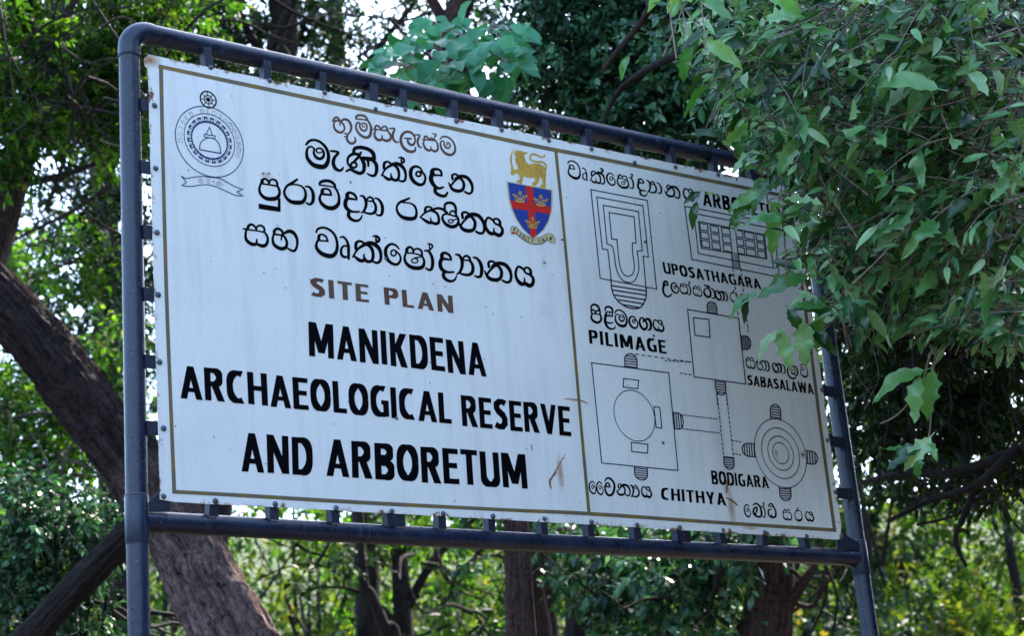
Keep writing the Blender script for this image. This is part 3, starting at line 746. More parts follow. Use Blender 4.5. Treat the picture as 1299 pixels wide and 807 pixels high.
l4 += glyph('aah', *L_, [[(672, 265, 24), (730, 272, 38), (778, 350, 46), (792, 440, 50), (778, 527, 46), (740, 547, 36), (692, 522, 26)], [(718, 165, 16), (762, 168, 24), (790, 200, 28), (772, 232, 26), (748, 250, 24), (745, 165, 16)], [(750, 235, 24), (745, 265, 24)]])
P = Paint(); emit(P, l4)
put(P, 'k_', 465.2, 315.1, 37.3, 1.04)
put(P, 'da2', 567.6, 338.8, 39.8); put(P, 'yan', 589.8, 336.5, 29.4); put(P, 'aa2', 606.8, 339.6, 27.7); put(P, 'ta', 632, 344.8, 30.5, 1.04); put(P, 'ya', 665.3, 350.9, 28.8, 0.97)
P.build("lettering", INK, "bold black curly word that ends the fourth line")

# remaining shapes, traced in the plan's captions
glyph('pi', *NN, [[(97, 145, 20), (102, 92, 26), (140, 72, 28), (188, 97, 30), (210, 150, 24)], [(102, 165, 28), (112, 145, 24), (135, 145, 22), (155, 180, 22)], [(155, 180, 20), (180, 150, 24), (213, 162, 24), (213, 200, 20)], [(100, 187, 18), (210, 202, 18)], [(115, 192, 22), (100, 240, 26), (130, 288, 34), (190, 307, 34), (228, 270, 30), (222, 217, 24), (205, 200, 18)]])
glyph('li', *NN, [[(280, 150, 18), (287, 112, 26), (320, 97, 28), (368, 120, 30), (378, 172, 22)], [(290, 195, 34), (302, 165, 20), (340, 167, 18), (373, 182, 18), (373, 225, 18)], [(290, 210, 28), (378, 222, 16)], [(340, 170, 14), (340, 210, 14)], [(287, 215, 36), (280, 290, 36), (310, 358, 32), (360, 388, 26), (402, 378, 20), (414, 350, 12)], [(300, 298, 22), (350, 313, 22), (383, 300, 14)]])
glyph('ga', *NN, [[(798, 300, 18), (800, 255, 24), (762, 248, 24), (748, 300, 28), (772, 368, 34), (818, 397, 34), (847, 350, 28), (830, 295, 26), (802, 278, 18)], [(820, 268, 30), (868, 262, 36), (897, 320, 34), (892, 388, 30), (860, 403, 20)]])
glyph('cha', *O_, [[(352, 140, 20), (382, 98, 30), (440, 102, 34), (498, 180, 34), (502, 270, 38), (468, 357, 40), (402, 367, 40), (358, 300, 32), (352, 242, 26)], [(370, 230, 32), (367, 185, 30), (410, 177, 26), (428, 235, 26)], [(332, 228, 20), (433, 235, 24)]])
glyph('ba', *P_, [[(235, 130, 20), (280, 107, 26), (338, 150, 28), (363, 230, 32), (358, 300, 32), (300, 308, 32), (247, 260, 32), (247, 190, 30), (290, 168, 28), (293, 220, 26), (275, 260, 22), (285, 295, 16)]])
glyph('dhi', *P_, [[(455, 132, 18), (490, 98, 24), (528, 130, 24)], [(458, 142, 14), (535, 147, 16)], [(535, 150, 22), (567, 220, 26), (562, 300, 32), (512, 308, 32), (500, 270, 14)], [(510, 315, 30), (462, 280, 26), (457, 200, 24), (497, 187, 18)]])
glyph('uvow', *S_, [[(125, 130, 24), (115, 88, 26), (82, 82, 32), (72, 130, 36), (62, 200, 30), (90, 268, 28), (140, 283, 24), (180, 250, 18)], [(75, 125, 26), (130, 130, 20)]])
glyph('tha', *S_, [[(625, 132, 18), (670, 142, 26), (700, 160, 22), (642, 182, 18), (622, 230, 26), (658, 288, 32), (708, 290, 32), (713, 220, 26), (680, 172, 18)]])
def caption(label, items, mat=INK):
    P = Paint()
    for it in items: put(P, *it)
    P.build("lettering", mat, label)
caption("small curly caption at the head of the site plan", [('va', 728, 215.4, 24.3), ('ri', 741.5, 221, 17.3), ('k_', 757.3, 222.5, 21.2), ('e2', 774.6, 227.1, 16.8), ('sha', 790, 230.3, 18.6), ('aah', 800.9, 229.9, 19.5), ('da2', 814.3, 237.8, 23.4), ('yan', 826.7, 237.1, 17), ('aa2', 836.6, 239, 14.7), ('ta', 852.9, 243, 17.8, 1.05), ('ya', 873.7, 246.9, 17.5)])
caption("curly caption over PILIMAGE", [('pi', 755.7, 398, 26), ('li', 772.6, 403.2, 31), ('ma', 787.7, 404.1, 23.4), ('e', 803.2, 409.1, 17.2), ('ga', 818.7, 411.3, 17.2), ('ya', 835.2, 413.4, 17.2)])
caption("curly caption under UPOSATHAGARA", [('uvow', 845.8, 366.6, 21.5), ('e', 855.8, 365.4, 14.8), ('pa', 867.3, 366.4, 14.3, 0.95), ('aah', 873.8, 365.7, 17.5), ('sa', 884.2, 369.4, 14.8, 0.95), ('tha', 896.9, 369.8, 16.5), ('aa2', 904.7, 372.6, 13.9), ('ga', 913, 375.2, 13.4), ('aa2', 920.6, 376.1, 12.5), ('ra', 930.8, 375.9, 16.6, 0.85), ('ya', 944, 379, 13)])
caption("curly caption over SABASALAWA", [('sa', 951.5, 460.6, 16, 0.95), ('bha', 965.6, 463.6, 15), ('aa', 973.4, 464.7, 14), ('ga', 985.7, 467.1, 13.5), ('aa2', 994, 468.4, 12.6), ('la', 1003.7, 472.3, 18.6), ('aa2', 1009.8, 470.6, 13.4), ('va', 1019.6, 470.6, 17.8, 0.9)])
caption("curly caption left of CHITHYA", [('e2', 751.4, 619, 17.3, 0.8), ('e2', 760.6, 619.8, 18, 0.75), ('cha', 773, 618, 23.8), ('ta', 790.6, 621.9, 17.9), ('yan', 805.2, 623.5, 17), ('ya', 820, 624.8, 16.7)])
caption("first small curly word at the lower right corner", [('e2', 947.7, 648.4, 17.3, 0.8), ('ba', 960.5, 647.8, 19), ('aah', 968.4, 647.4, 20, 0.8), ('dhi', 979, 648.3, 20)])
caption("second small curly word at the lower right corner", [('sa', 998.3, 653.5, 15.7, 0.95), ('ra', 1012.5, 653.1, 18.2, 0.8), ('ya', 1026.9, 655.8, 14.4)])

# ---- painted capitals: each letter is drawn in a unit-high box
def cap_letters():
    t, th = 0.182, 0.15
    L = {}
    def bar(x0, y0, x1, y1, w=t): return ('poly', [(x0 - w / 2, y0), (x0 + w / 2, y0), (x1 + w / 2, y1), (x1 - w / 2, y1)])
    def hb(x0, x1, y, h=th): return ('poly', [(x0, y - h / 2), (x1, y - h / 2), (x1, y + h / 2), (x0, y + h / 2)])
    def arc(cx, cy, rx, ry, a0, a1, n=18, p=2.5):
        out = []
        for a in np.linspace(R(a0), R(a1), n):
            c, s = math.cos(a), math.sin(a)
            out.append((cx + rx * math.copysign(abs(c) ** (2 / p), c), cy + ry * math.copysign(abs(s) ** (2 / p), s)))
        return out
    def rib(pts, w0=t, w1=th):
        # thick where the stroke runs upright, thinner where it lies flat
        P = np.array(pts); d = np.gradient(P, axis=0); d /= np.linalg.norm(d, axis=1)[:, None] + 1e-9
        wv = np.abs(d[:, 1]) * w0 + np.abs(d[:, 0]) * w1
        return ('rib', [(x, y, q) for (x, y), q in zip(pts, wv)])
    v = lambda x, a=0, c=1: bar(x, a, x, c)
    h = t / 2; g = th / 2
    L['A'] = (0.62, [bar(h, 0, 0.31, 1, t), bar(0.62 - h, 0, 0.31, 1, t), hb(0.15, 0.47, 0.28, 0.13)])
    L['B'] = (0.54, [v(h), rib([(h, 1 - g)] + arc(0.25, 0.76, 0.18, 0.24 - g, 90, -90) + [(h, 0.52 + g - .08)]), rib([(h, 0.48 + g - .02)] + arc(0.26, 0.27, 0.54 - 0.26 - h, 0.27 - g, 90, -90) + [(h, g)])])
    L['C'] = (0.54, [rib(arc(0.34, 0.5, 0.34 - h, 0.5 - g, 68, 292, 26)), ])
    L['D'] = (0.58, [v(h), rib([(h, 1 - g)] + arc(0.24, 0.5, 0.34 - h, 0.5 - g, 90, -90, 24) + [(h, g)])])
    L['E'] = (0.46, [v(h), hb(h, 0.46, 1 - g), hb(h, 0.42, 0.52, 0.15), hb(h, 0.46, g)])
    L['F'] = (0.44, [v(h), hb(h, 0.44, 1 - g), hb(h, 0.40, 0.52, 0.15)])
    L['G'] = (0.58, [rib(arc(0.34, 0.5, 0.34 - h, 0.5 - g, 66, 270, 24) + [(0.46, g * 1.1)]), v(0.58 - h, 0.02, 0.52), hb(0.34, 0.58, 0.47, 0.14)])
    L['H'] = (0.58, [v(h), v(0.58 - h), hb(h, 0.48, 0.51)])
    L['I'] = (0.20, [v(h)])
    L['K'] = (0.56, [v(h), bar(0.17, 0.42, 0.45, 1, 0.22), bar(0.44, 0, 0.25, 0.60, 0.22)])
    L['L'] = (0.42, [v(h), hb(h, 0.42, g)])
    L['M'] = (0.76, [v(h), v(0.76 - h), bar(0.38, 0.12, 0.13, 1, 0.20), bar(0.38, 0.12, 0.63, 1, 0.20)])
    L['N'] = (0.60, [v(h), v(0.60 - h), bar(0.60 - h, 0, h, 1, 0.20)])
    L['O'] = (0.62, [rib(arc(0.31, 0.5, 0.31 - h, 0.5 - g, 0, 360, 36, 2.3))])
    L['P'] = (0.52, [v(h), rib([(h, 1 - g)] + arc(0.24, 0.71, 0.28 - h, 0.29 - g, 90, -90) + [(h, 0.42 + g)])])
    L['R'] = (0.56, [v(h), rib([(h, 1 - g)] + arc(0.24, 0.72, 0.28 - h, 0.28 - g, 90, -90) + [(h, 0.44 + g)]), bar(0.46, 0, 0.28, 0.52, 0.21)])
    L['S'] = (0.50, [rib([(0.44, 0.86), (0.34, 0.915), (0.22, 0.91), (0.115, 0.82), (0.11, 0.70), (0.18, 0.59), (0.32, 0.48), (0.39, 0.36), (0.385, 0.20), (0.29, 0.095), (0.17, 0.085), (0.04, 0.15)])])
    L['T'] = (0.50, [v(0.25), hb(0, 0.50, 1 - g)])
    L['U'] = (0.58, [rib([(h, 1.0), (h, 0.75)] + arc(0.29, 0.33, 0.29 - h, 0.33 - g, 180, 360, 18) + [(0.58 - h, 0.75), (0.58 - h, 1.0)])])
    L['V'] = (0.60, [bar(0.30, 0, h, 1), bar(0.30, 0, 0.60 - h, 1)])
    L['W'] = (0.86, [bar(0.24, 0, h, 1, 0.19), bar(0.24, 0, 0.43, 1, 0.17), bar(0.62, 0, 0.43, 1, 0.17), bar(0.62, 0, 0.86 - h, 1, 0.19)])
    L['Y'] = (0.58, [v(0.29, 0, 0.5), bar(0.29, 0.38, h, 1), bar(0.29, 0.38, 0.58 - h, 1)])
    return L
CAPS = cap_letters()
def word(P, text, tl, tr, br, bl, gap=0.075, bold=1.0, seed=0, lift=0.0):
    """paint a word into the four corners (photograph pixels) of the space it fills on the sheet"""
    c = [np.array(b2(*q)) for q in (tl, tr, br, bl)]
    rg = random.Random(seed + len(text))
    tot = sum(CAPS[ch][0] for ch in text if ch != ' ') + gap * (len(text) - 1) + 0.28 * text.count(' ')
    x = 0.0
    for ch in text:
        if ch == ' ': x += 0.28 + gap; continue
        wd, parts = CAPS[ch]
        jy = rg.uniform(-0.012, 0.012)
        def f(q, x=x):
            u = (q[0] + x) / tot; v = q[1] + jy
            top = c[0] * (1 - u) + c[1] * u; bot = c[3] * (1 - u) + c[2] * u
            return tuple(bot * (1 - v) + top * v)
        for k, pts in parts:
            if k == 'poly': P.poly([f(q) for q in pts], lift)
            else:
                Lh, Rh = ribbon([(a, b_, w_ * bold) for a, b_, w_ in pts], sub=1, caps=False)
                P.quads([f(q) for q in Lh], [f(q) for q in Rh], lift)
        x += wd + gap
def signword(text, tl, tr, br, bl, mat=INK, **k):
    P = Paint(); word(P, text, tl, tr, br, bl, **k)
    P.build("lettering", mat, "painted %s letters %s" % ("brown" if mat is BROWN else "black", text))
signword("SITE", (393, 351.5), (467, 361.5), (468, 383.8), (394.5, 375.5), BROWN, gap=0.12)
signword("PLAN", (486.3, 364.2), (573.8, 375.4), (575.2, 397.5), (488, 386), BROWN, gap=0.14)
signword("MANIKDENA", (391, 408), (613.5, 436.3), (617.4, 478.3), (392, 451.6), gap=0.09)
signword("ARCHAEOLOGICAL", (227, 463), (571, 499.2), (573, 537.8), (229, 505), gap=0.07)
signword("RESERVE", (584, 501.3), (722.4, 516), (724.8, 553.6), (586.5, 540.5), gap=0.075)
signword("AND", (304.5, 548.3), (396, 556.5), (397, 603.8), (306.3, 598.2), gap=0.09)
signword("ARBORETUM", (413, 556.7), (666, 577), (669.5, 620.6), (414, 604), gap=0.075)
signword("ARBORETUM", (890, 242), (996, 263), (999, 280.5), (892, 260.5), gap=0.1)
signword("UPOSATHAGARA", (839.8, 332.1), (963, 354.1), (966.2, 367.3), (842.3, 346.7), gap=0.085)
signword("PILIMAGE", (746.2, 418.2), (843.5, 432), (845.7, 449.2), (747.6, 435.8), gap=0.12)
signword("SABASALAWA", (947.4, 475.7), (1030.5, 487), (1032.8, 500.7), (948.5, 488.6), gap=0.06)
signword("CHITHYA", (838.3, 618.8), (919, 626), (921.6, 641.8), (838.6, 634.0), gap=0.11)
signword("BODIGARA", (901.4, 597), (973.5, 605.2), (976, 620), (903, 614.5), gap=0.08)

# ---- border stripe, divider, plan lines
def pxline(P, pts, wpx, closed=False, lift=0.0):
    if closed: pts = list(pts) + [pts[0]]
    for a, c in zip(pts[:-1], pts[1:]):
        a = np.array(a, float); c = np.array(c, float)
        d = c - a; l = np.linalg.norm(d)
        if l < 1e-6: continue
        d /= l; nn = np.array([-d[1], d[0]]) * wpx / 2
        a2 = a - d * wpx / 2; c2 = c + d * wpx / 2
        P.poly([b2(*(a2 + nn)), b2(*(c2 + nn)), b2(*(c2 - nn)), b2(*(a2 - nn))], lift)
def stripe():
    P = Paint()
    def run(pts, wv):
        Lh, Rh = ribbon([(x, y, w_) for (x, y), w_ in zip(pts, wv)], sub=4, caps=False)
        P.quads([b2(*q) for q in Lh], [b2(*q) for q in Rh])
    run([(201, 83.6), (330, 111), (500, 146.8), (670, 183.2), (750, 198.8), (900, 229), (1003.5, 250)], [4.6, 5, 4.8, 5, 4.8, 4.4, 4.4])
    run([(1001.3, 248), (1012, 322), (1029.8, 455), (1040.5, 540), (1058.8, 675)], [3.6, 3.6, 3.8, 4, 4.2])
    run([(1060.8, 673.2), (900, 662.6), (745, 652), (640, 647.2), (450, 637.5), (300, 628.5), (218.5, 624.2)], [4.6, 4.4, 4.8, 4.4, 5, 4.8, 4.8])
    run([(204, 82), (206.5, 200), (211, 370), (216, 500), (221, 626)], [5.2, 4.6, 4.8, 4.6, 5])
    run([(704.7, 189), (713, 270), (725, 400), (737, 540), (747.2, 653)], [4.0, 3.6, 3.6, 3.8, 4.0])
    P.build("border_stripe", OLIVE, "olive stripe round the sheet with an upright divider")
stripe()

def crop(ox, oy, s):
    return lambda pts: [(ox + x / s, oy + y / s) for x, y in pts]
def stair(P, a, c, depth, nlines, wpx=1.5):
    """a rounded flight of steps: from edge points a to c, bulging by the pixel vector depth"""
    a = np.array(a, float); c = np.array(c, float); d = np.array(depth, float)
    pts = [a, a + d * 0.55]
    for k in range(1, 8):
        t = k / 8
        pts.append(a + (c - a) * (0.5 - 0.5 * math.cos(math.pi * t)) + d * (0.55 + 0.45 * math.sin(math.pi * t)))
    pts += [c + d * 0.55, c]
    pxline(P, [tuple(p) for p in pts], wpx)
    for k in range(nlines):
        t = (k + 0.4) / nlines * 0.92
        s = 0.0 if t < 0.6 else (t - 0.6) * 0.9
        pxline(P, [tuple(a + (c - a) * s * 0.8 + d * t), tuple(c - (c - a) * s * 0.8 + d * t)], wpx)
def dashed(P, a, c, n, wpx=1.3):
    a = np.array(a, float); c = np.array(c, float)
    for k in range(n):
        pxline(P, [tuple(a + (c - a) * (k + 0.0) / n), tuple(a + (c - a) * (k + 0.45) / n)], wpx)
def circle(P, l, r, wpx, squash=1.0, k=1.0, n=56, mat=None):
    a = np.array(b2(*l)); c = np.array(b2(*r)); o = (a + c) / 2; rad = np.linalg.norm(c - a) / 2 * k
    w2 = wpx * 0.0021 / 2
    Lh = []; Rh = []
    for th in np.linspace(0, 2 * math.pi, n + 1):
        u = np.array([math.cos(th), math.sin(th) * squash])
        Lh.append(tuple(o + u * (rad + w2))); Rh.append(tuple(o + u * (rad - w2)))
    P.quads(Lh, Rh)
    return o, rad

c1 = crop(700, 180, 5.7625); c2 = crop(820, 200, 4.035); c3 = crop(730, 320, 5.382); c4 = crop(740, 440, 3.669); c5 = crop(860, 370, 5.38); c6 = crop(880, 500, 3.668)
def plan_pilimage():
    P = Paint(); LW = 1.35
    pxline(P, [(749.5, 240.4), (821, 254.1), (832.8, 366.8), (761.2, 353.1)], LW, True)
    pxline(P, [(775.2, 355.3), (770.9, 317), (763.9, 315.7), (756.9, 249.8), (815.4, 260.9), (822.3, 326), (815.8, 325.2), (819.2, 364.6)], LW)
    u = c3([(420, 0), (430, 60), (430, 130), (405, 190), (370, 207), (320, 190), (280, 120), (262, 0)])
    pxline(P, [(776.4, 311.9), (769.9, 309.3), (765.1, 260.3), (809.7, 268.2), (814.5, 318), (808.5, 318.3)], LW)
    for q in [[(808.5, 318.3)] + u[:1], [u[-1], (776.4, 311.9)]]: pxline(P, q, LW)
    pxline(P, [tuple(q) for q in catmull(u, 4)], LW)
    u = c3([(388, 0), (400, 80), (395, 140), (360, 165), (320, 140), (298, 70), (290, 0)])
    pxline(P, [(782.4, 303.7), (775.8, 303.2), (772.5, 269.4), (804.1, 274.9), (806.7, 308), (801.9, 308.4), u[0]], LW)
    pxline(P, [u[-1], (782.4, 303.7)], LW)
    pxline(P, [tuple(q) for q in catmull(u, 4)], LW)
    pxline(P, [tuple(q) for q in catmull(c3([(243, 190), (245, 240), (270, 310), (330, 365), (400, 386), (450, 370), (480, 310), (482, 240)]), 4)], 1.7)
    for s in ([(245, 228), (483, 265)], [(252, 258), (480, 293)], [(270, 292), (478, 325)], [(295, 325), (465, 353)], [(325, 358), (430, 377)]): pxline(P, c3(s), 1.7)
    P.build("plan_drawing", NAVY, "line plan of nested rectangles over PILIMAGE")
def plan_uposatha():
    P = Paint(); LW = 1.3
    pxline(P, c2([(195, 248), (650, 335), (680, 612), (232, 520)]), LW, True)
    pxline(P, c2([(243, 285), (622, 358), (650, 565), (265, 490)]), LW, True)
    pxline(P, c2([(265, 325), (604, 395), (616, 518), (280, 463)]), LW, True)
    for r in range(3):
        for x0, x1 in ((272, 312), (325, 366), (383, 425), (455, 490), (500, 548), (560, 598)):
            y0 = 335 + r * 43 + (x0 - 272) * 0.19; dx = r * 4.5; y1 = y0 + (x1 - x0) * 0.19
            pxline(P, c2([(x0 + dx, y0), (x1 + dx, y1), (x1 + dx + 4, y1 + 33), (x0 + dx + 4, y0 + 33)]), LW, True)
    pxline(P, c2([(435, 492), (442, 556)]), LW); pxline(P, c2([(470, 498), (478, 563)]), LW)
    for k in range(6): pxline(P, c2([(437 + k, 500 + k * 11), (472 + k, 506 + k * 11)]), 1.2)
    dashed(P, c2([(443, 565)])[0], c5([(412, 180)])[0], 8); dashed(P, c2([(483, 570)])[0], c5([(482, 295)])[0], 13)
    P.build("plan_drawing", NAVY, "line plan of eighteen small cells above UPOSATHAGARA")
def plan_saba():
    P = Paint(); LW = 1.35
    pxline(P, c5([(65, 122), (413, 182), (462, 632), (110, 582)]), LW, True)
    pxline(P, c5([(105, 178), (210, 190), (218, 312), (115, 298)]), LW, True)
    q = c5([(202, 146), (267, 154), (430, 303), (437, 395), (252, 607), (322, 617)])
    stair(P, q[0], q[1], (-1.2, -15), 5); stair(P, q[2], q[3], (11.5, 0.4), 5); stair(P, q[4], q[5], (1.4, 17.5), 5)
    dashed(P, (843.5, 457.8), (878.5, 459.6) , 7); dashed(P, *c3([(410, 697), (800, 752)]), 9)
    dashed(P, *c5([(15, 558), (105, 570)]), 3)
    dashed(P, *c5([(262, 695), (272, 790)]), 4); dashed(P, *c5([(328, 690), (338, 790)]), 4)
    P.build("plan_drawing", NAVY, "line plan of a square hall beside SABASALAWA")
def plan_chithya():
    P = Paint(); LW = 1.35
    pxline(P, c4([(38, 75), (397, 122), (440, 577), (85, 542)]), LW, True)
    circle(P, c4([(142, 300)])[0], c4([(332, 342)])[0], 1.35)
    for r in ([(187, 148), (257, 157), (253, 196), (185, 188)], [(328, 280), (355, 283), (365, 380), (338, 376)], [(222, 446), (300, 455), (298, 497), (225, 488)]): pxline(P, c4(r), LW, True)
    q = c4([(193, 95), (250, 102), (415, 308), (422, 383), (237, 560), (297, 568)])
    stair(P, q[0], q[1], (-0.5, -18), 5); stair(P, q[2], q[3], (12.5, 0.6), 4); stair(P, q[4], q[5], (0.6, 15.5), 5)
    dashed(P, c4([(458, 318)])[0], c6([(118, 118)])[0], 13); dashed(P, c4([(465, 383)])[0], c6([(125, 183)])[0], 12)
    P.build("plan_drawing", NAVY, "line plan of a circle in a square above CHITHYA")
def plan_bodi():
    P = Paint(); LW = 1.5
    l, r = c6([(283, 255), (523, 297)])
    for k in (1.0, 0.735, 0.495, 0.31): o, rad = circle(P, l, r, LW, k=k)
    q = c6([(357, 112), (405, 118), (283, 232), (288, 293), (522, 265), (526, 325), (398, 437), (450, 440)])
    stair(P, q[0], q[1], (-0.6, -18), 5, 1.5); stair(P, q[3], q[2], (-16.5, -1), 5, 1.5); stair(P, q[4], q[5], (14, 1.2), 4, 1.5); stair(P, q[6], q[7], (1.2, 16), 5, 1.5)
    q = c6([(139, 292), (186, 297)]); stair(P, q[0], q[1], (1.0, 15.5), 5, 1.5)
    pxline(P, q, 1.4)
    dashed(P, *c6([(108, 0), (139, 292)]), 14); dashed(P, *c6([(152, 0), (185, 296)]), 14)
    dashed(P, *c6([(180, 218), (228, 225)]), 3); dashed(P, *c6([(183, 280), (225, 285)]), 3)
    P.build("plan_drawing", NAVY, "line plan of four rings with steps right of BODIGARA")
plan_pilimage(); plan_uposatha(); plan_saba(); plan_chithya(); plan_bodi()

# ---- round emblem at the upper left
def emblem():
    P = Paint()
    ce = crop(210, 100, 5.045)
    l, r = ce([(62, 350), (498, 450)])
    o, rad = circle(P, l, r, 1.3)
    l2_, r2_ = ce([(118, 352), (442, 428)])
    o2, rad2 = circle(P, l2_, r2_, 1.1)
    o3, rad3 = circle(P, *ce([(166, 368), (394, 420)]), 1.8)
    for k in range(20):
        a0 = (k + 0.5) / 20 * 2 * math.pi
        def pt(a, q): return (o2[0] + math.cos(a) * rad2 * q, o2[1] + math.sin(a) * rad2 * q)
        da = 0.085
        P.poly([pt(a0 - da, .70), pt(a0 - da * .45, .70), pt(a0 - da * .45, .88), pt(a0 - da, .88)])
        P.poly([pt(a0 + da, .70), pt(a0 + da * .45, .70), pt(a0 + da * .45, .88), pt(a0 + da, .88)])
        P.poly([pt(a0 - da * 1.1, .82), pt(a0 + da * 1.1, .82), pt(a0 + da * 1.1, .89), pt(a0 - da * 1.1, .89)])
        P.poly([pt(a0 - .16, .69), pt(a0 + .16, .69), pt(a0 + .15, .735), pt(a0 - .15, .735)])
        P.poly([pt(a0 + .148, .72), pt(a0 + .160, .72), pt(a0 + .160, .90), pt(a0 + .148, .90)])
    # dome with its spire
    pxline(P, [tuple(q) for q in catmull(ce([(218, 452), (222, 415), (245, 388), (285, 376), (325, 394), (348, 435), (352, 476)]), 4)], 1.2)
    pxline(P, ce([(218, 452), (352, 476)]), 1.4)
    pxline(P, ce([(246, 353), (318, 365), (315, 381), (246, 370)]), 1.1, True)
    pxline(P, ce([(258, 355), (280, 308), (300, 361)]), 1.1)
    # ribbon
    cr_ = crop(220, 170, 9.489)
    pxline(P, [tuple(q) for q in catmull(cr_([(95, 505), (150, 535), (230, 520), (350, 508), (440, 520), (560, 535), (680, 600), (760, 640), (835, 665)]), 3)], 1.1)
    pxline(P, cr_([(835, 665), (765, 695), (835, 745)]), 1.1)
    pxline(P, [tuple(q) for q in catmull(cr_([(835, 745), (740, 735), (640, 690), (500, 630), (400, 608), (300, 615), (220, 630), (100, 620)]), 3)], 1.1)
    pxline(P, cr_([(100, 620), (155, 580), (95, 505)]), 1.1)
    P.build("emblem", NAVY2, "round navy line emblem of a dome under a wheel")
    Q = Paint()
    cw = crop(220, 110, 10.09)
    lw, rw = cw([(343, 150), (545, 175)])
    o, rad = circle(Q, lw, rw, 2.0)
    circle(Q, lw, rw, 1.2, k=0.52)
    circle(Q, lw, rw, 1.6, k=0.16)
    for k in range(8):
        a = k / 8 * 2 * math.pi + 0.1
        d = np.array([math.cos(a), math.sin(a)]); nn = np.array([-d[1], d[0]]) * 0.0011
        Q.poly([tuple(o + nn), tuple(o + d * rad + nn), tuple(o + d * rad - nn), tuple(o - nn)])
    Q.build("emblem_wheel", INK, "black eight-spoked wheel on top of the round emblem")
    T = Paint()
    seq = ['pa', 'ra', 'aa', 'vi', 'da2', 'yan', None, 'e', 'da2', 'pa', 'aa', 'ra', 'ta', 'e', 'ma', 'ni', 'ta', 'va']
    a0, a1 = 188, -18
    l, r = ce([(62, 350), (498, 450)])
    a = np.array(b2(*l)); c = np.array(b2(*r)); o = (a + c) / 2; rad = np.linalg.norm(c - a) / 2
    for k, gname in enumerate(seq):
        if not gname: continue
        th = R(a0 + (a1 - a0) * k / (len(seq) - 1))
        p = o + np.array([math.cos(th), math.sin(th)]) * rad * 0.865
        sh, lo, hi = GL[gname]; c0 = (lo + hi) / 2; s = 0.0145 / (hi[1] - lo[1]); rot = th - math.pi / 2
        cr, sr = math.cos(rot), math.sin(rot)
        for kk, L_a, R_a in sh:
            if kk != 'q': continue
            m = (L_a + R_a) / 2
            LL = m + (L_a - m) * 0.42; RR = m + (R_a - m) * 0.42
            def f(v):
                d = (v - c0) * s
                return (p[0] + d[0] * cr - d[1] * sr, p[1] + d[0] * sr + d[1] * cr)
            T.quads([f(v) for v in LL], [f(v) for v in RR])
    cr_ = crop(220, 170, 9.489)
    for gname, x, y in (('sha', 330, 562), ('la', 418, 562), ('ka0', 478, 575), ('k_', 535, 590), ('aa2', 585, 606)):
        if gname not in GL: 
            q = cr_([(478, 572)])[0]; pxline(T, [q, (q[0] + .6, q[1])], 1.4); continue
        q = cr_([(x, y)])[0]; p = np.array(b2(*q)); sh, lo, hi = GL[gname]; c0 = (lo + hi) / 2; s = (0.0145 if gname != 'aa2' else 0.010) / (hi[1] - lo[1])
        for kk, L_a, R_a in sh:
            if kk != 'q': continue
            m = (L_a + R_a) / 2; LL = m + (L_a - m) * 0.5; RR = m + (R_a - m) * 0.5
            T.quads([tuple(p + (v - c0) * s) for v in LL], [tuple(p + (v - c0) * s) for v in RR])
    T.build("emblem_lettering", NAVY2, "fine curly letters round the emblem and on its ribbon")
emblem()

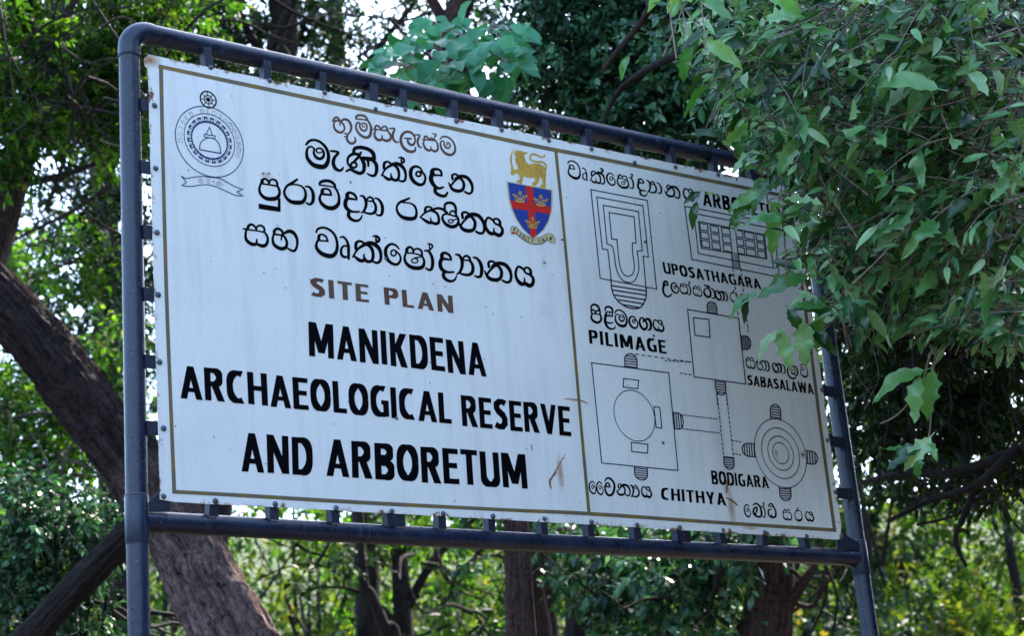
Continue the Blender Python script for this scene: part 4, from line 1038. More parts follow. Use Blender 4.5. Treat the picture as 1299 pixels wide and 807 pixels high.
# ---- coat of arms
def crest():
    l7 = crop(635, 180, 11.53); l8 = crop(635, 240, 10.76)
    def pol(pts, mat, name, label=None, lift=0.0, extra=()):
        P = Paint(); P.poly([b2(*q) for q in pts], lift)
        for e in extra: e(P)
        return P.build(name, mat, label)
    def strokes(P, cf, sts, lift=0.0):
        for st in sts:
            Lh, Rh = ribbon(st)
            P.quads([b2(*q) for q in cf(list(map(tuple, Lh)))], [b2(*q) for q in cf(list(map(tuple, Rh)))], lift)
    lion = [(205, 135), (240, 125), (310, 130), (345, 148), (400, 150), (372, 180), (342, 187), (352, 230), (370, 290), (410, 328), (480, 313), (560, 313), (620, 345), (660, 400), (667, 470), (657, 540), (662, 600), (660, 685), (575, 668), (578, 632), (612, 612), (605, 540), (572, 512), (558, 580), (540, 610), (495, 648), (450, 620), (465, 595), (500, 570), (500, 522), (420, 525), (335, 505), (325, 560), (305, 618), (228, 580), (235, 562), (275, 558), (280, 520), (265, 478), (240, 455), (205, 462), (190, 490), (143, 475), (150, 425), (195, 410), (255, 393), (252, 372), (232, 330), (220, 290), (208, 262), (215, 235), (232, 228), (212, 200), (195, 180)]
    P = Paint(); P.poly([b2(*q) for q in l7(lion)])
    strokes(P, l7, [[(652, 420, 30), (662, 345, 26), (610, 292, 26), (520, 290, 24), (447, 265, 22), (430, 210, 24), (462, 178, 30), (520, 187, 28), (580, 215, 22), (632, 216, 18), (648, 192, 14), (625, 183, 10)],
                    [(187, 103, 6), (160, 180, 20), (150, 270, 26), (165, 350, 28), (175, 440, 52)]])
    P.build("crest_lion", GOLD, "gold lion holding a sword above the shield")
    P = Paint()
    strokes(P, l7, [[(250, 160, 4), (290, 220, 6), (310, 300, 6), (340, 370, 5)], [(300, 150, 4), (330, 230, 6), (350, 300, 5)], [(225, 250, 5), (260, 300, 6), (280, 370, 6), (330, 390, 4)], [(380, 330, 4), (430, 400, 5), (430, 480, 4)], [(500, 370, 6), (530, 400, 5), (515, 420, 4)], [(560, 420, 4), (600, 470, 6), (600, 520, 4)], [(215, 205, 5), (240, 215, 5)], [(150, 200, 3), (145, 290, 4), (155, 350, 3)], [(640, 480, 5), (640, 600, 4)]], 0.0003)
    P.build("crest_detail", GOLDDK, "brown strokes of the lion's mane and flank", )
    shield = l7([(105, 590), (740, 710)]) + l8([(692, 150), (680, 300), (648, 430), (580, 550), (500, 625), (440, 660), (380, 610), (300, 530), (225, 415), (160, 270), (128, 150)])
    c = np.mean(shield, axis=0)
    big = [tuple(c + (np.array(q) - c) * np.array([1.075, 1.04])) for q in shield]
    pol(big, CREAM, "shield_rim", "pale gold rim of the shield")
    pol(shield, BLUE, "shield", "blue field of the shield", 0.0003)
    P = Paint()
    v = l7([(362, 640), (468, 660)]) + l8([(485, 632), (440, 655), (402, 625)])
    P.poly([b2(*q) for q in v], 0.0006)
    h = l8([(130, 152), (370, 192), (690, 245), (677, 345), (380, 292), (158, 265)])
    P.poly([b2(*q) for q in h], 0.0006)
    P.build("shield_cross", RED, "red cross on the shield")
    P = Paint()
    for cx, cy in ((262, 120), (545, 172), (432, 475)):
        s = []
        s.append([(cx - 55, cy + 38, 20), (cx, cy + 52, 22), (cx + 55, cy + 50, 20)])
        for dx, hh in ((-85, -45), (-45, -30), (0, -85), (45, -22), (85, -30)):
            s.append([(cx + dx * 0.6, cy + 35, 9), (cx + dx, cy + hh, 11)])
            s.append([(cx + dx - 7, cy + hh + 2, 22), (cx + dx + 7, cy + hh + 3, 22)])
        s.append([(cx - 28, cy - 62, 12), (cx + 28, cy - 54, 12)])
        s.append([(cx - 22, cy + 12, 18), (cx + 20, cy + 16, 18)])
        strokes(P, l8, s, 0.0010)
    P.build("shield_crown", GOLD, "three gold crowns on the shield")
    band = l8([(130, 575), (142, 520), (180, 508), (225, 530), (280, 590), (350, 640), (440, 658), (505, 662), (570, 640), (640, 606), (700, 618), (738, 680), (730, 742), (690, 730), (640, 695), (560, 740), (480, 748), (400, 735), (310, 690), (250, 640), (205, 605), (165, 612)])
    pol(band, CREAM, "motto_ribbon", "cream motto ribbon under the shield", 0.0008)
    P = Paint(); strokes(P, l8, [[(150, 598, 26), (185, 598, 22)], [(305, 668, 12), (330, 680, 14)]], 0.0011); P.build("motto_ribbon_back", RED, "red underside of the ribbon's left end")
    P = Paint()
    strokes(P, l8, [[(130, 575, 6), (142, 520, 6), (180, 508, 6), (225, 530, 6), (280, 590, 6), (350, 640, 6), (440, 658, 6), (505, 662, 6), (570, 640, 6), (640, 606, 6), (700, 618, 6), (738, 680, 6), (730, 742, 6)],
                    [(690, 730, 5), (640, 695, 5), (560, 740, 6), (480, 748, 6), (400, 735, 6), (310, 690, 6), (250, 640, 6), (205, 605, 5)]], 0.0012)
    for ch, x, y, rot in (('R', 182, 550, 0.35), ('E', 222, 583, 0.55), ('S', 265, 622, 0.6), ('P', 312, 652, 0.35), ('I', 347, 676, 0.3), ('C', 380, 688, 0.2), ('E', 432, 693, 0.05), ('F', 517, 708, -0.2), ('I', 546, 703, -0.2), ('N', 580, 694, -0.35), ('E', 625, 672, -0.3), ('M', 680, 672, 0.35)):
        q = l8([(x, y)])[0]
        hp = 4.3; wp = hp * CAPS[ch][0] * 0.95
        rr = rot
        ux = np.array([math.cos(rr), math.sin(rr)]) * wp / 2; uy = np.array([math.sin(rr), -math.cos(rr)]) * hp / 2
        q = np.array(q)
        word(P, ch, tuple(q - ux + uy), tuple(q + ux + uy), tuple(q + ux - uy), tuple(q - ux - uy), bold=0.9, lift=0.0013)
    P.build("motto_lettering", INK, "motto RESPICE FINEM on the ribbon")
crest()

# ---- rust marks with a shape of their own, cracks and runs in the enamel
def marks():
    P = Paint()
    def st(sts):
        for s_ in sts:
            Lh, Rh = ribbon(s_)
            P.quads([b2(*q) for q in Lh], [b2(*q) for q in Rh], 0.0006)
    st([[(716, 577, .6), (708, 592, 1.4), (700, 606, 2.2), (697, 612, 2.6), (699, 620, 1.2)], [(706, 600, 0.8), (697, 609, 1.8)],
        [(921, 632, 1.4), (929, 636, 2.2), (935, 641, 1.4)], [(716, 506, 0.8), (735, 508, 1.4), (745, 512, 0.8)], [(922, 610, 1.5), (922, 619, 2.2), (921, 626, 1.0)], [(674, 565, 1.2), (675, 571, 1.0)]])
    P.build("rust_mark", RUSTP, "thin rust cracks near the lower centre")
    P = Paint()
    for x, y, r in ((333.5, 220, 1.6), (341, 220, 1.6), (690, 333, 1.5), (692, 333.5, 1.0), (713, 304, 2.0), (444, 230, 1.2), (445, 231.5, 1.2), (488, 302, 1.0), (292, 571, 0.9), (984, 573, 1.2), (1018, 577, 1.8), (354, 222, .7)):
        Lh, Rh = ribbon([(x - r * .4, y, r), (x + r * .4, y + .3, r)]); P.quads([b2(*q) for q in Lh], [b2(*q) for q in Rh], 0.0006)
    P.build("chip_mark", RUSTDK, "dark chips in the enamel")
marks()

# ---- screws and brackets
def fittings():
    rg = random.Random(3)
    sv = []; sf = []
    seg = 12
    prof = [(0.0088, -0.0004), (0.0086, -0.0020), (0.0068, -0.0052), (0.0038, -0.0070), (0.0, -0.0076)]
    for r, y in prof[:-1]:
        sv += [(r * math.cos(a), y, r * math.sin(a)) for a in np.linspace(0, 2 * math.pi, seg, endpoint=False)]
    sv.append((0, prof[-1][1], 0))
    for k in range(3):
        for i in range(seg):
            sf.append((k * seg + i, k * seg + (i + 1) % seg, (k + 1) * seg + (i + 1) % seg, (k + 1) * seg + i))
    for i in range(seg): sf.append((3 * seg + i, 3 * seg + (i + 1) % seg, 4 * seg))
    sme = mesh("screw", sv, sf, STEEL, True)
    tops = [(267, 85.3), (341.8, 102), (411.7, 117.3), (476.3, 138), (513.8, 138.7), (578.4, 153.3), (636, 164.7), (696, 178), (750, 189), (804.8, 206.3), (856.6, 211.6), (910.5, 221.5), (958, 231)]
    bots = [(273, 636), (349, 640), (426, 645), (497, 649), (562, 652), (625, 655.5), (690, 658.5), (750, 663), (808, 666.5), (862, 669.5), (917, 673), (970, 676), (1023, 681)]
    lefts = [(195.8, 133.6), (197.3, 213.3), (199, 295), (200.4, 374), (202.3, 459.5), (207.3, 543.7)]
    rights = [(1030, 412), (1042.5, 495), (1049, 559), (1059.5, 625)]
    corners = [(207.3, 630), (1067, 681)]
    mids = [(503, 531), (818, 307), (841, 562)]
    mids_small = [(489, 328), (829, 426)]
    for k, p in enumerate(tops + bots + lefts + rights + corners + mids + mids_small):
        x, z = b2(*p)
        o = link("screw", sme, SH, loc=(x, 0, z))
        s = rg.uniform(0.78, 0.95) * (0.62 if p in mids_small or p in mids else 1.0)
        o.scale = (s, s, s); o.rotation_euler = (0, rg.uniform(0, 6), 0)
    # brackets: short angle pieces welded to the pipes; each carries the sheet
    def bracket(x0, x1, z0, z1, label=None):
        """a flat lug behind the sheet with a folded flange that reaches the pipe"""
        bm = bmesh.new()
        def box(a, c):
            vs = [bm.verts.new((x, y, z)) for x in (a[0], c[0]) for y in (a[1], c[1]) for z in (a[2], c[2])]
            for f in ((0, 1, 3, 2), (4, 6, 7, 5), (0, 4, 5, 1), (2, 3, 7, 6), (0, 2, 6, 4), (1, 5, 7, 3)): bm.faces.new([vs[i] for i in f])
        box((x0, 0.0035, z0), (x1, 0.0075, z1))
        box((x0, 0.0075, z0), (x0 + 0.004, 0.030, z1))
        tilt = rg.uniform(-.12, .12); zc = (z0 + z1) / 2; dx = rg.uniform(-.003, .003)
        for q in bm.verts: q.co.x += (q.co.z - zc) * tilt + dx
        bmesh.ops.recalc_face_normals(bm, faces=bm.faces[:])
        me = bpy.data.meshes.new("bracket"); bm.to_mesh(me); bm.free()
        me.materials.append(BRKT)
        o = link("bracket", me, SIGN)
        return o
    for p in tops + [(1005, 241)]:
        x, z = b2(*p); zt = TOPZ(x)
        wd = rg.uniform(0.020, 0.028)
        bracket(x - wd / 2, x + wd / 2, z - 0.012, zt - RP * 0.6)
    for k, p in enumerate(bots):
        x, z = b2(*p); zb = BOTZ(x)
        wd = rg.uniform(0.022, 0.029)
        bracket(x - wd / 2, x + wd / 2, zb + RP * 0.6, z + 0.012)
        if k in (3, 9):
            bracket(x + wd / 2 + 0.004, x + wd / 2 + 0.034, zb + RP * 0.6, z + 0.008)
    for p in lefts:
        x, z = b2(*p)
        bracket(XL(z) + RP * 0.6, x + 0.014, z - 0.018, z + 0.018)
    for p in rights:
        x, z = b2(*p)
        bracket(x - 0.014, XR(z) - RP * 0.6, z - 0.018, z + 0.018)
    # triangular gussets in the two lower corners
    for sx, px in ((1, (207.3, 630)), (-1, (1067, 681))):
        x, z = b2(*px)
        xp = (XL(z) if sx > 0 else XR(z)) + sx * RP * 0.7; zb = BOTZ(x) + RP * 0.7
        V = []
        for y in (0.004, 0.009):
            V += [(xp, y, zb), (x + sx * 0.02, y, zb + 0.002), (x + sx * 0.016, y, z + 0.012), (x - sx * 0.004, y, z + 0.018), (xp, y, zb + 0.024)]
        F = [(0, 1, 2, 3, 4), (9, 8, 7, 6, 5)] + [(i, i + 5, (i + 1) % 5 + 5, (i + 1) % 5) for i in range(5)]
        me = mesh("gusset", V, F, BRKT)
        link("gusset", me, SIGN)
fittings()
# ---------------------------------------------------------------- foliage
NP = np.random.RandomState(7)
KITE = (np.array([[0, 0, 0], [0.42, 0.24, 0.05], [1, 0, -0.06], [0.42, -0.24, 0.05]]), np.array([[0, 1, 2], [0, 2, 3]]))
def blade_template(n=3, wid=0.24, fold=0.06, droop=0.10, round_=False):
    """an oval pointed leaf folded along its midrib; every face has three corners"""
    V = [[0, 0, 0]]; F = []
    for k in range(1, n + 1):
        t = k / (n + 1)
        wv = wid * (math.sin(math.pi * t ** (0.75 if not round_ else 0.6)) ** (0.8 if not round_ else 0.6))
        z = -droop * t * t
        V += [[t, wv, z + fold], [t, 0, z], [t, -wv, z + fold]]
    V.append([1, 0, -droop])
    L = lambda k, s: 1 + 3 * (k - 1) + s
    F += [[0, L(1, 0), L(1, 1)], [0, L(1, 1), L(1, 2)]]
    for k in range(1, n):
        F += [[L(k, 0), L(k + 1, 0), L(k + 1, 1)], [L(k, 0), L(k + 1, 1), L(k, 1)], [L(k, 1), L(k + 1, 1), L(k + 1, 2)], [L(k, 1), L(k + 1, 2), L(k, 2)]]
    e = len(V) - 1
    F += [[L(n, 0), e, L(n, 1)], [L(n, 1), e, L(n, 2)]]
    return np.array(V, float), np.array(F)
BLADE1 = blade_template(1, 0.25)
BLADE2 = blade_template(2, 0.22, 0.07, 0.16)
ROUND2 = blade_template(2, 0.40, 0.05, 0.12, True)

def instance(tpl, pos, fwd, nrm, size):
    V, F = tpl
    fwd = fwd / (np.linalg.norm(fwd, axis=1)[:, None] + 1e-9)
    side = np.cross(nrm, fwd); side /= np.linalg.norm(side, axis=1)[:, None] + 1e-9
    up = np.cross(fwd, side)
    P = pos[:, None, :] + size[:, None, None] * (V[None, :, 0:1] * fwd[:, None, :] + V[None, :, 1:2] * side[:, None, :] + V[None, :, 2:3] * up[:, None, :])
    n = len(pos)
    Fo = F[None, :, :] + (np.arange(n) * len(V))[:, None, None]
    return P.reshape(-1, 3), Fo.reshape(-1, 3)
def sprigs(centres, radii, count, leaf, per=9, face=0.0, spread=0.55, rs=NP, up=0.35, shell=0.5, tpl=BLADE1, droop=0.25):
    """leaves set along short twigs scattered through ellipsoid clumps; returns vertices, faces, one random value per vertex, and the twigs"""
    centres = np.array(centres, float); radii = np.array(radii, float)
    if radii.ndim == 1: radii = np.column_stack([radii, radii, radii * 0.8])
    vol = np.prod(radii, axis=1) ** (2 / 3)
    pick = rs.choice(len(centres), size=count, p=vol / vol.sum())
    d = rs.normal(size=(count, 3)); d /= np.linalg.norm(d, axis=1)[:, None]
    rr = rs.rand(count) ** shell
    pos = centres[pick] + d * rr[:, None] * radii[pick]
    dirn = d * 0.7 + rs.normal(size=(count, 3)) * 0.5; dirn[:, 2] -= droop * 0.5
    dirn /= np.linalg.norm(dirn, axis=1)[:, None]
    tl = leaf * per * 0.28
    k = per
    t = (np.arange(k) + 0.3) / k
    base = pos[:, None, :] + dirn[:, None, :] * (t[None, :, None] * tl)
    side = np.cross(dirn, rs.normal(size=(count, 3))); side /= np.linalg.norm(side, axis=1)[:, None] + 1e-9
    alt = np.where(np.arange(k) % 2 == 0, 1.0, -1.0)
    f = dirn[:, None, :] * 0.6 + side[:, None, :] * alt[None, :, None] * spread * 1.4 + rs.normal(size=(count, k, 3)) * 0.35
    f[:, :, 2] -= droop
    nr = rs.normal(size=(count, k, 3)) * 0.55; nr[:, :, 2] += up + 0.35
    nr += CR[:, 2] * face * rs.rand(count, k, 1) * 2
    sz = leaf * (0.6 + 0.7 * rs.rand(count, k))
    V, F = instance(tpl, base.reshape(-1, 3), f.reshape(-1, 3), nr.reshape(-1, 3), sz.reshape(-1))
    rn = np.clip(np.repeat(rs.rand(count), k) ** 1.3 * 0.75 + rs.rand(count * k) * 0.5 - 0.14, 0, 1)
    return V, F, np.repeat(rn, len(tpl[0])), (pos, pos + dirn * tl)
def twig_mesh(a, c, r):
    """straight three-sided twigs from a to c"""
    d = c - a; d /= np.linalg.norm(d, axis=1)[:, None] + 1e-9
    s = np.cross(d, [0.3, 0.2, 0.9]); s /= np.linalg.norm(s, axis=1)[:, None] + 1e-9
    u = np.cross(d, s)
    V = []
    for k in range(3):
        q = (math.cos(k * 2.094) * s + math.sin(k * 2.094) * u) * r
        V.append(a + q); V.append(c + q * 0.5)
    V = np.stack(V, 1).reshape(-1, 3)
    n = len(a)
    F = np.array([[0, 2, 3, 1], [2, 4, 5, 3], [4, 0, 1, 5]])
    F = (F[None] + (np.arange(n) * 6)[:, None, None]).reshape(-1, 4)
    return V, F
def foliage(name, mat, parent, centres, radii, count, leaf, twigs=True, twigr=0.003, tf=0.45, **kw):
    V, F, rn, (a, c) = sprigs(centres, radii, count, leaf, **kw)
    o = link(name, fastmesh(name, V, F, mat, rn), parent)
    tag(o, kind="stuff")
    if twigs:
        k = int(len(a) * tf); a = a[:k]; c = c[:k]
        V, F = twig_mesh(a - (c - a) * 0.4, c - (c - a) * 0.1, twigr)
        me = fastmesh("twigs", V, F, TWIG)
        me.uv_layers.new(name="UVMap")
        t = link("twigs", me, parent); tag(t, kind="stuff")
    return o
def clumps(items):
    """(px, py, radius in px, distance) -> world centres and radii; deeper than wide"""
    C = []; Q = []
    for x, y, r, d in items:
        C.append(ray(x, y, d)); rr = r * d / FPX; Q.append((rr * 1.1, rr * 1.1, rr))
    return C, Q
def P_(x, y, d): return tuple(ray(x, y, d))
def proj(p):
    v = CR.T @ (np.array(p) - CAM)
    return 649.5 - v[0] / v[2] * FPX, 403.5 + v[1] / v[2] * FPX
def down(p, z=-0.3, dx=0.0, dy=0.0): return (p[0] + dx, p[1] + dy, z)

def tree(name, label, cat, bark, trunk, limbs=(), crown=None, group=None, seg=20, rough=0.15, ridges=0.0, sub=6, seed=1, limb_bark=None):
    """trunk and limbs are lists of (point, radius); the empty stands at the foot of the trunk"""
    rg = random.Random(seed)
    p0 = trunk[0][0]
    root = empty(name, (p0[0], p0[1], 0.0))
    tag(root, label, cat, group)
    T = Tubes(); T.add([p for p, r in trunk], [r for p, r in trunk], seg=seg, rough=rough, ridges=ridges, rng=rg, sub=sub)
    T.build("trunk", bark, root)
    for lb in limbs:
        T = Tubes(); T.add([p for p, r in lb], [r for p, r in lb], seg=max(8, seg // 2), rough=rough, ridges=ridges, rng=rg, sub=max(3, sub // 2))
        T.build("limb", limb_bark or bark, root)
    for c in (crown or []):
        its, mat, cnt, leaf, kw = c
        C, Q = clumps(its)
        foliage("crown", mat, root, C, Q, cnt, leaf, **kw)
    return root

def tangle(parent, items, n, seed, r=.010, mat=None, step=(.12, .3), keep=None):
    """thin crooked dead stems through part of the wood; items are (px, py, radius px, distance)"""
    rg = random.Random(seed); T = Tubes()
    for k in range(n):
        x, y, q, d = rg.choice(items)
        p = np.array(ray(x + rg.uniform(-q, q), y + rg.uniform(-q, q), d + rg.uniform(-.5, .5)))
        dr = np.array([rg.gauss(0, 1), rg.gauss(0, .6), rg.gauss(0, .9)]); dr /= np.linalg.norm(dr)
        P = [p]; m = rg.randint(4, 7); st = rg.uniform(*step)
        for j in range(m):
            dr = dr + np.array([rg.gauss(0, .35), rg.gauss(0, .35), rg.gauss(0, .35)]); dr /= np.linalg.norm(dr)
            P.append(P[-1] + dr * st)
        if keep and not all(keep(*proj(q_)) for q_ in P): continue
        r0 = r * rg.uniform(.5, 1.3)
        T.add(P, [r0 * (1 - .8 * j / m) for j in range(m + 1)], seg=5, sub=3)
        if rg.random() < .6:
            j = rg.randint(1, m - 1); dq = dr + np.array([rg.gauss(0, .8), 0, rg.gauss(0, .8)]); dq /= np.linalg.norm(dq)
            T.add([P[j], P[j] + dq * st, P[j] + dq * st * 1.8 + np.array([0, 0, .05])], [r0 * .5, r0 * .35, r0 * .15], seg=5, sub=3)
    o = T.build("dead_twigs", mat or BARK_PALE, parent); tag(o, kind="stuff")

# ---- the big leaning tree behind the left post
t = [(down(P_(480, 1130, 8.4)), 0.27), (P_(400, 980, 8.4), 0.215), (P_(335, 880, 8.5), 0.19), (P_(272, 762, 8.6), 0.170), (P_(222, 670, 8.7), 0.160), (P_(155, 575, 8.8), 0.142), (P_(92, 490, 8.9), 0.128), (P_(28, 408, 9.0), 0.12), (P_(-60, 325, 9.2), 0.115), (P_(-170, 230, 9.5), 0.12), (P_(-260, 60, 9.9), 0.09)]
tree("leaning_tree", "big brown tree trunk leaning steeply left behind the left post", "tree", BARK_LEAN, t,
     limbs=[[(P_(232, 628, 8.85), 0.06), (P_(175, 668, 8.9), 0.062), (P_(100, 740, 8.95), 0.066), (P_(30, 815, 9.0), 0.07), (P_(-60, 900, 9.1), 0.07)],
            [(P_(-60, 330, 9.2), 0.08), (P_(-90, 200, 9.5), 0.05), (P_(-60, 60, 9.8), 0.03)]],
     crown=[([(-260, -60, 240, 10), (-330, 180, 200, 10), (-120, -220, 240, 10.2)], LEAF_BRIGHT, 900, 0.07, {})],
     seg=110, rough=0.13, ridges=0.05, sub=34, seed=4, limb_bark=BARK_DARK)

# ---- tree at the upper left edge with a pale fork
t = [(down(P_(-90, 900, 11)), 0.18), (P_(-70, 620, 11), 0.14), (P_(-36, 420, 11), 0.115), (P_(-4, 300, 11), 0.095), (P_(26, 190, 11), 0.085), (P_(52, 110, 11), 0.095), (P_(70, 40, 11.1), 0.085), (P_(80, -40, 11.2), 0.075), (P_(100, -180, 11.4), 0.07)]
tree("forked_tree", "dark rough tree with a pale fork at the upper left edge", "tree", BARK_PALE, t,
     limbs=[[(P_(42, 110, 10.9), 0.035), (P_(38, 60, 10.8), 0.03), (P_(38, 10, 10.8), 0.028), (P_(34, -60, 10.8), 0.02)],
            [(P_(58, 80, 11), 0.05), (P_(85, 10, 11), 0.035), (P_(130, -60, 11), 0.02)],
            [(P_(20, 235, 11), 0.03), (P_(80, 222, 11.2), 0.018), (P_(140, 200, 11.3), 0.008)]],
     crown=[([(10, 60, 60, 10.6), (120, 40, 60, 11.4), (30, 160, 48, 10.4), (110, 130, 60, 11.5), (150, 190, 42, 11.2), (-20, 0, 70, 11.0), (170, 60, 50, 11.8), (190, 20, 60, 11.5), (110, 340, 34, 12), (15, 200, 40, 10.4), (150, 110, 50, 11.4), (190, 100, 30, 11.6)], LEAF_BRIGHT, 1500, 0.052, dict(up=0.7)),
            ([(150, 250, 40, 12.5), (110, 140, 60, 12.5), (60, 100, 60, 12), (170, 140, 60, 12.5), (150, 330, 55, 12.6), (20, 90, 70, 12), (20, 20, 70, 12.5), (160, 40, 60, 12.5)], LEAF_DARK, 1500, 0.055, {})],
     seg=40, ridges=0.03, rough=0.16, sub=14, seed=8)

tangle(bpy.data.objects["forked_tree"], [(80, 60, 80, 10.6), (120, 200, 70, 11), (60, 130, 60, 10.5), (130, 330, 40, 12), (110, 90, 80, 10.7)], 46, 5)
# ---- trees behind, each placed by where its trunk passes
MID = [
 ("slender_tree", "dark upright trunk rising behind the top rail left of centre", BARK_DARK,
  [(275, 1150, 15, .14), (262, 760, 15, .13), (345, 300, 15, .12), (352, 120, 15, .12), (362, 40, 15.1, .115), (352, -60, 15.2, .10)],
  [[(352, 190, 15, .06), (330, 110, 14.8, .05), (345, 60, 14.7, .045), (372, 0, 14.6, .04), (380, -50, 14.6, .03)], [(354, 100, 15, .05), (310, 30, 15, .03), (290, -40, 15, .02)]],
  [([(250, 60, 60, 15), (300, 110, 50, 15.5), (330, 30, 60, 15.5), (280, -20, 60, 15), (390, 60, 45, 15.5), (410, -10, 50, 15.5), (230, 110, 45, 15)], LEAF_DARK, 640, 0.075, {}),
   ([(215, 60, 45, 13.5), (255, 20, 45, 13.5), (210, 10, 45, 13.5)], LEAF_BRIGHT, 120, 0.07, {}),
   ([(x, 62 + (x - 280) * .216 + 24, 20, 12) for x in range(215, 420, 30)], LEAF_DARK, 300, 0.05, {})]),
 ("thin_tree", "thin dark tree whose bare twigs cross the bright gap behind the top rail", BARK_DARK,
  [(470, 1150, 17, .14), (460, 600, 17, .11), (440, 200, 17, .085), (430, 100, 17, .075), (425, 0, 17, .06), (420, -80, 17, .05)],
  [[(432, 130, 17, .04), (480, 60, 17, .028), (520, 10, 17, .02), (560, -50, 17, .012)], [(428, 60, 17, .03), (390, 10, 17, .02)], [(440, 180, 17, .035), (500, 120, 16.8, .022), (545, 60, 16.7, .014)]],
  [([(430, 40, 55, 17), (480, 90, 55, 17), (520, 40, 50, 17.5), (450, 130, 45, 17), (390, 90, 45, 17.5), (560, 10, 50, 17.5), (480, -10, 55, 17), (600, 60, 50, 17.5), (640, 20, 60, 17)], LEAF_DARK, 400, 0.07, dict(shell=0.4))]),
 ("crooked_tree", "brown crooked limb of a tree above the broad teal leaves", BARK,
  [(690, 1150, 13.6, .08), (688, 700, 13.6, .07), (610, 250, 13.2, .09), (575, 100, 13, .09), (572, 40, 13, .085), (590, -10, 13, .08), (610, -80, 13, .07)],
  [[(572, 40, 13, .05), (548, 0, 13, .035), (520, -50, 13, .02)]],
  [([(620, 150, 40, 13.5), (660, 120, 45, 13.5), (590, -20, 60, 13.6), (660, 30, 60, 13.5), (700, 90, 50, 13.5)], LEAF_TEAL, 260, 0.06, {}), ([(x, 62 + (x - 280) * .216 + 22, 20, 11.5) for x in range(400, 900, 32)], LEAF_DARK, 620, 0.05, {})]),
 ("forked_trunk_tree", "brown forked trunk below the left half of the sign", BARK_DARK,
  [(530, 1200, 17, .13), (515, 900, 17, .105), (512, 790, 17, .09), (507, 720, 17, .075), (502, 640, 17, .065), (505, 400, 17.3, .06)],
  [[(512, 780, 17, .05), (535, 735, 17, .04), (560, 700, 17, .03), (600, 660, 17, .02)], [(512, 800, 17, .06), (480, 770, 16.8, .04), (462, 735, 16.8, .035), (455, 690, 16.8, .025)]],
  [([(520, 640, 60, 17), (440, 700, 40, 17.5), (420, 730, 35, 16), (560, 690, 34, 17), (600, 740, 30, 18), (470, 790, 30, 17.5)], LEAF_BRIGHT, 170, 0.075, {})]),
 ("leaning_sapling", "thin dark sapling leaning left below the sign, left of the forked trunk", BARK_DARK,
  [(520, 1200, 15, .07), (505, 860, 15, .055), (488, 800, 15, .05), (470, 755, 15, .045), (462, 740, 15, .04), (455, 640, 15, .03)],
  [[(470, 757, 15, .02), (430, 745, 15, .012), (370, 750, 15, .006)]],
  [([(455, 690, 30, 15), (400, 745, 22, 15)], LEAF_DARK, 40, 0.07, {})]),
 ("twin_trunk_tree", "dark reddish twin trunks below the centre of the sign", BARK,
  [(672, 1200, 13, .12), (664, 900, 13, .095), (657, 800, 13, .085), (654, 720, 13, .08), (651, 600, 13, .075), (640, 400, 13.2, .07)],
  [[(680, 900, 13.1, .07), (690, 810, 13.1, .055), (683, 760, 13.1, .052), (675, 700, 13.1, .05), (672, 600, 13.1, .045)]],
  [([(650, 640, 60, 13.5), (700, 690, 40, 13), (610, 690, 30, 13.5), (735, 710, 34, 12.5)], LEAF_TEAL, 150, 0.08, {})]),
 ("shaded_tree", "shaded trunk half hidden by teal leaves right of the twin trunks", BARK_DARK,
  [(740, 1200, 14, .17), (742, 900, 14, .15), (742, 800, 14, .14), (738, 700, 14, .13), (735, 500, 14, .11), (735, 100, 14, .09), (740, -60, 14, .07)],
  [], [([(745, 720, 40, 12), (780, 740, 40, 11.5), (800, 790, 45, 11.5), (730, 690, 34, 12), (850, 740, 45, 11), (880, 790, 45, 11), (840, 700, 40, 11.5)], LEAF_TEAL, 360, 0.085, dict(up=0.8))]),
 ("stout_tree", "stout brown trunk with bare side branches below the right half of the sign", BARK,
  [(960, 1200, 11, .20), (968, 900, 11, .165), (972, 800, 11, .145), (978, 720, 11, .13), (975, 620, 11, .12), (960, 300, 11.2, .10), (950, 0, 11.4, .08)],
  [[(985, 790, 11, .045), (1005, 762, 10.9, .035), (1022, 735, 10.8, .028), (1035, 715, 10.8, .02), (1040, 690, 10.8, .015)], [(1020, 738, 10.8, .016), (1000, 722, 10.8, .012), (985, 735, 10.8, .008)], [(1005, 765, 10.9, .02), (1030, 770, 10.9, .014), (1043, 745, 10.9, .01), (1045, 725, 10.9, .007)], [(968, 780, 11, .03), (935, 800, 11, .02), (920, 840, 11, .012)]],
  [([(900, 690, 34, 11), (920, 740, 30, 11), (950, 690, 30, 10.6)], LEAF_TEAL, 90, 0.08, {})]),
 ("hidden_tree", "dim upright trunk between the leaning tree and the left post", BARK_DARK,
  [(150, 1150, 18, .17), (148, 800, 18, .15), (140, 500, 18, .13), (134, 300, 18, .12), (130, 200, 18, .11), (120, 0, 18, .09)],
  [[(138, 330, 18, .05), (95, 280, 18, .035), (60, 265, 18, .02)], [(134, 250, 18, .05), (175, 210, 18, .03), (220, 150, 18, .02)]],
  [([(140, 300, 45, 17), (120, 400, 60, 17), (60, 460, 50, 17), (70, 270, 46, 17), (110, 220, 34, 17), (60, 330, 40, 17), (170, 360, 40, 17), (185, 460, 40, 17.5), (60, 370, 30, 16), (150, 440, 50, 16), (20, 330, 40, 16), (100, 500, 60, 17), (30, 540, 60, 17)], LEAF_DARK, 1500, 0.066, {}),
   ([(30, 500, 60, 15), (90, 560, 60, 15), (20, 600, 40, 15), (120, 500, 40, 15.5), (20, 340, 40, 15), (110, 300, 34, 15), (150, 430, 30, 15)], LEAF_BRIGHT, 640, 0.066, dict(up=0.7))]),
]
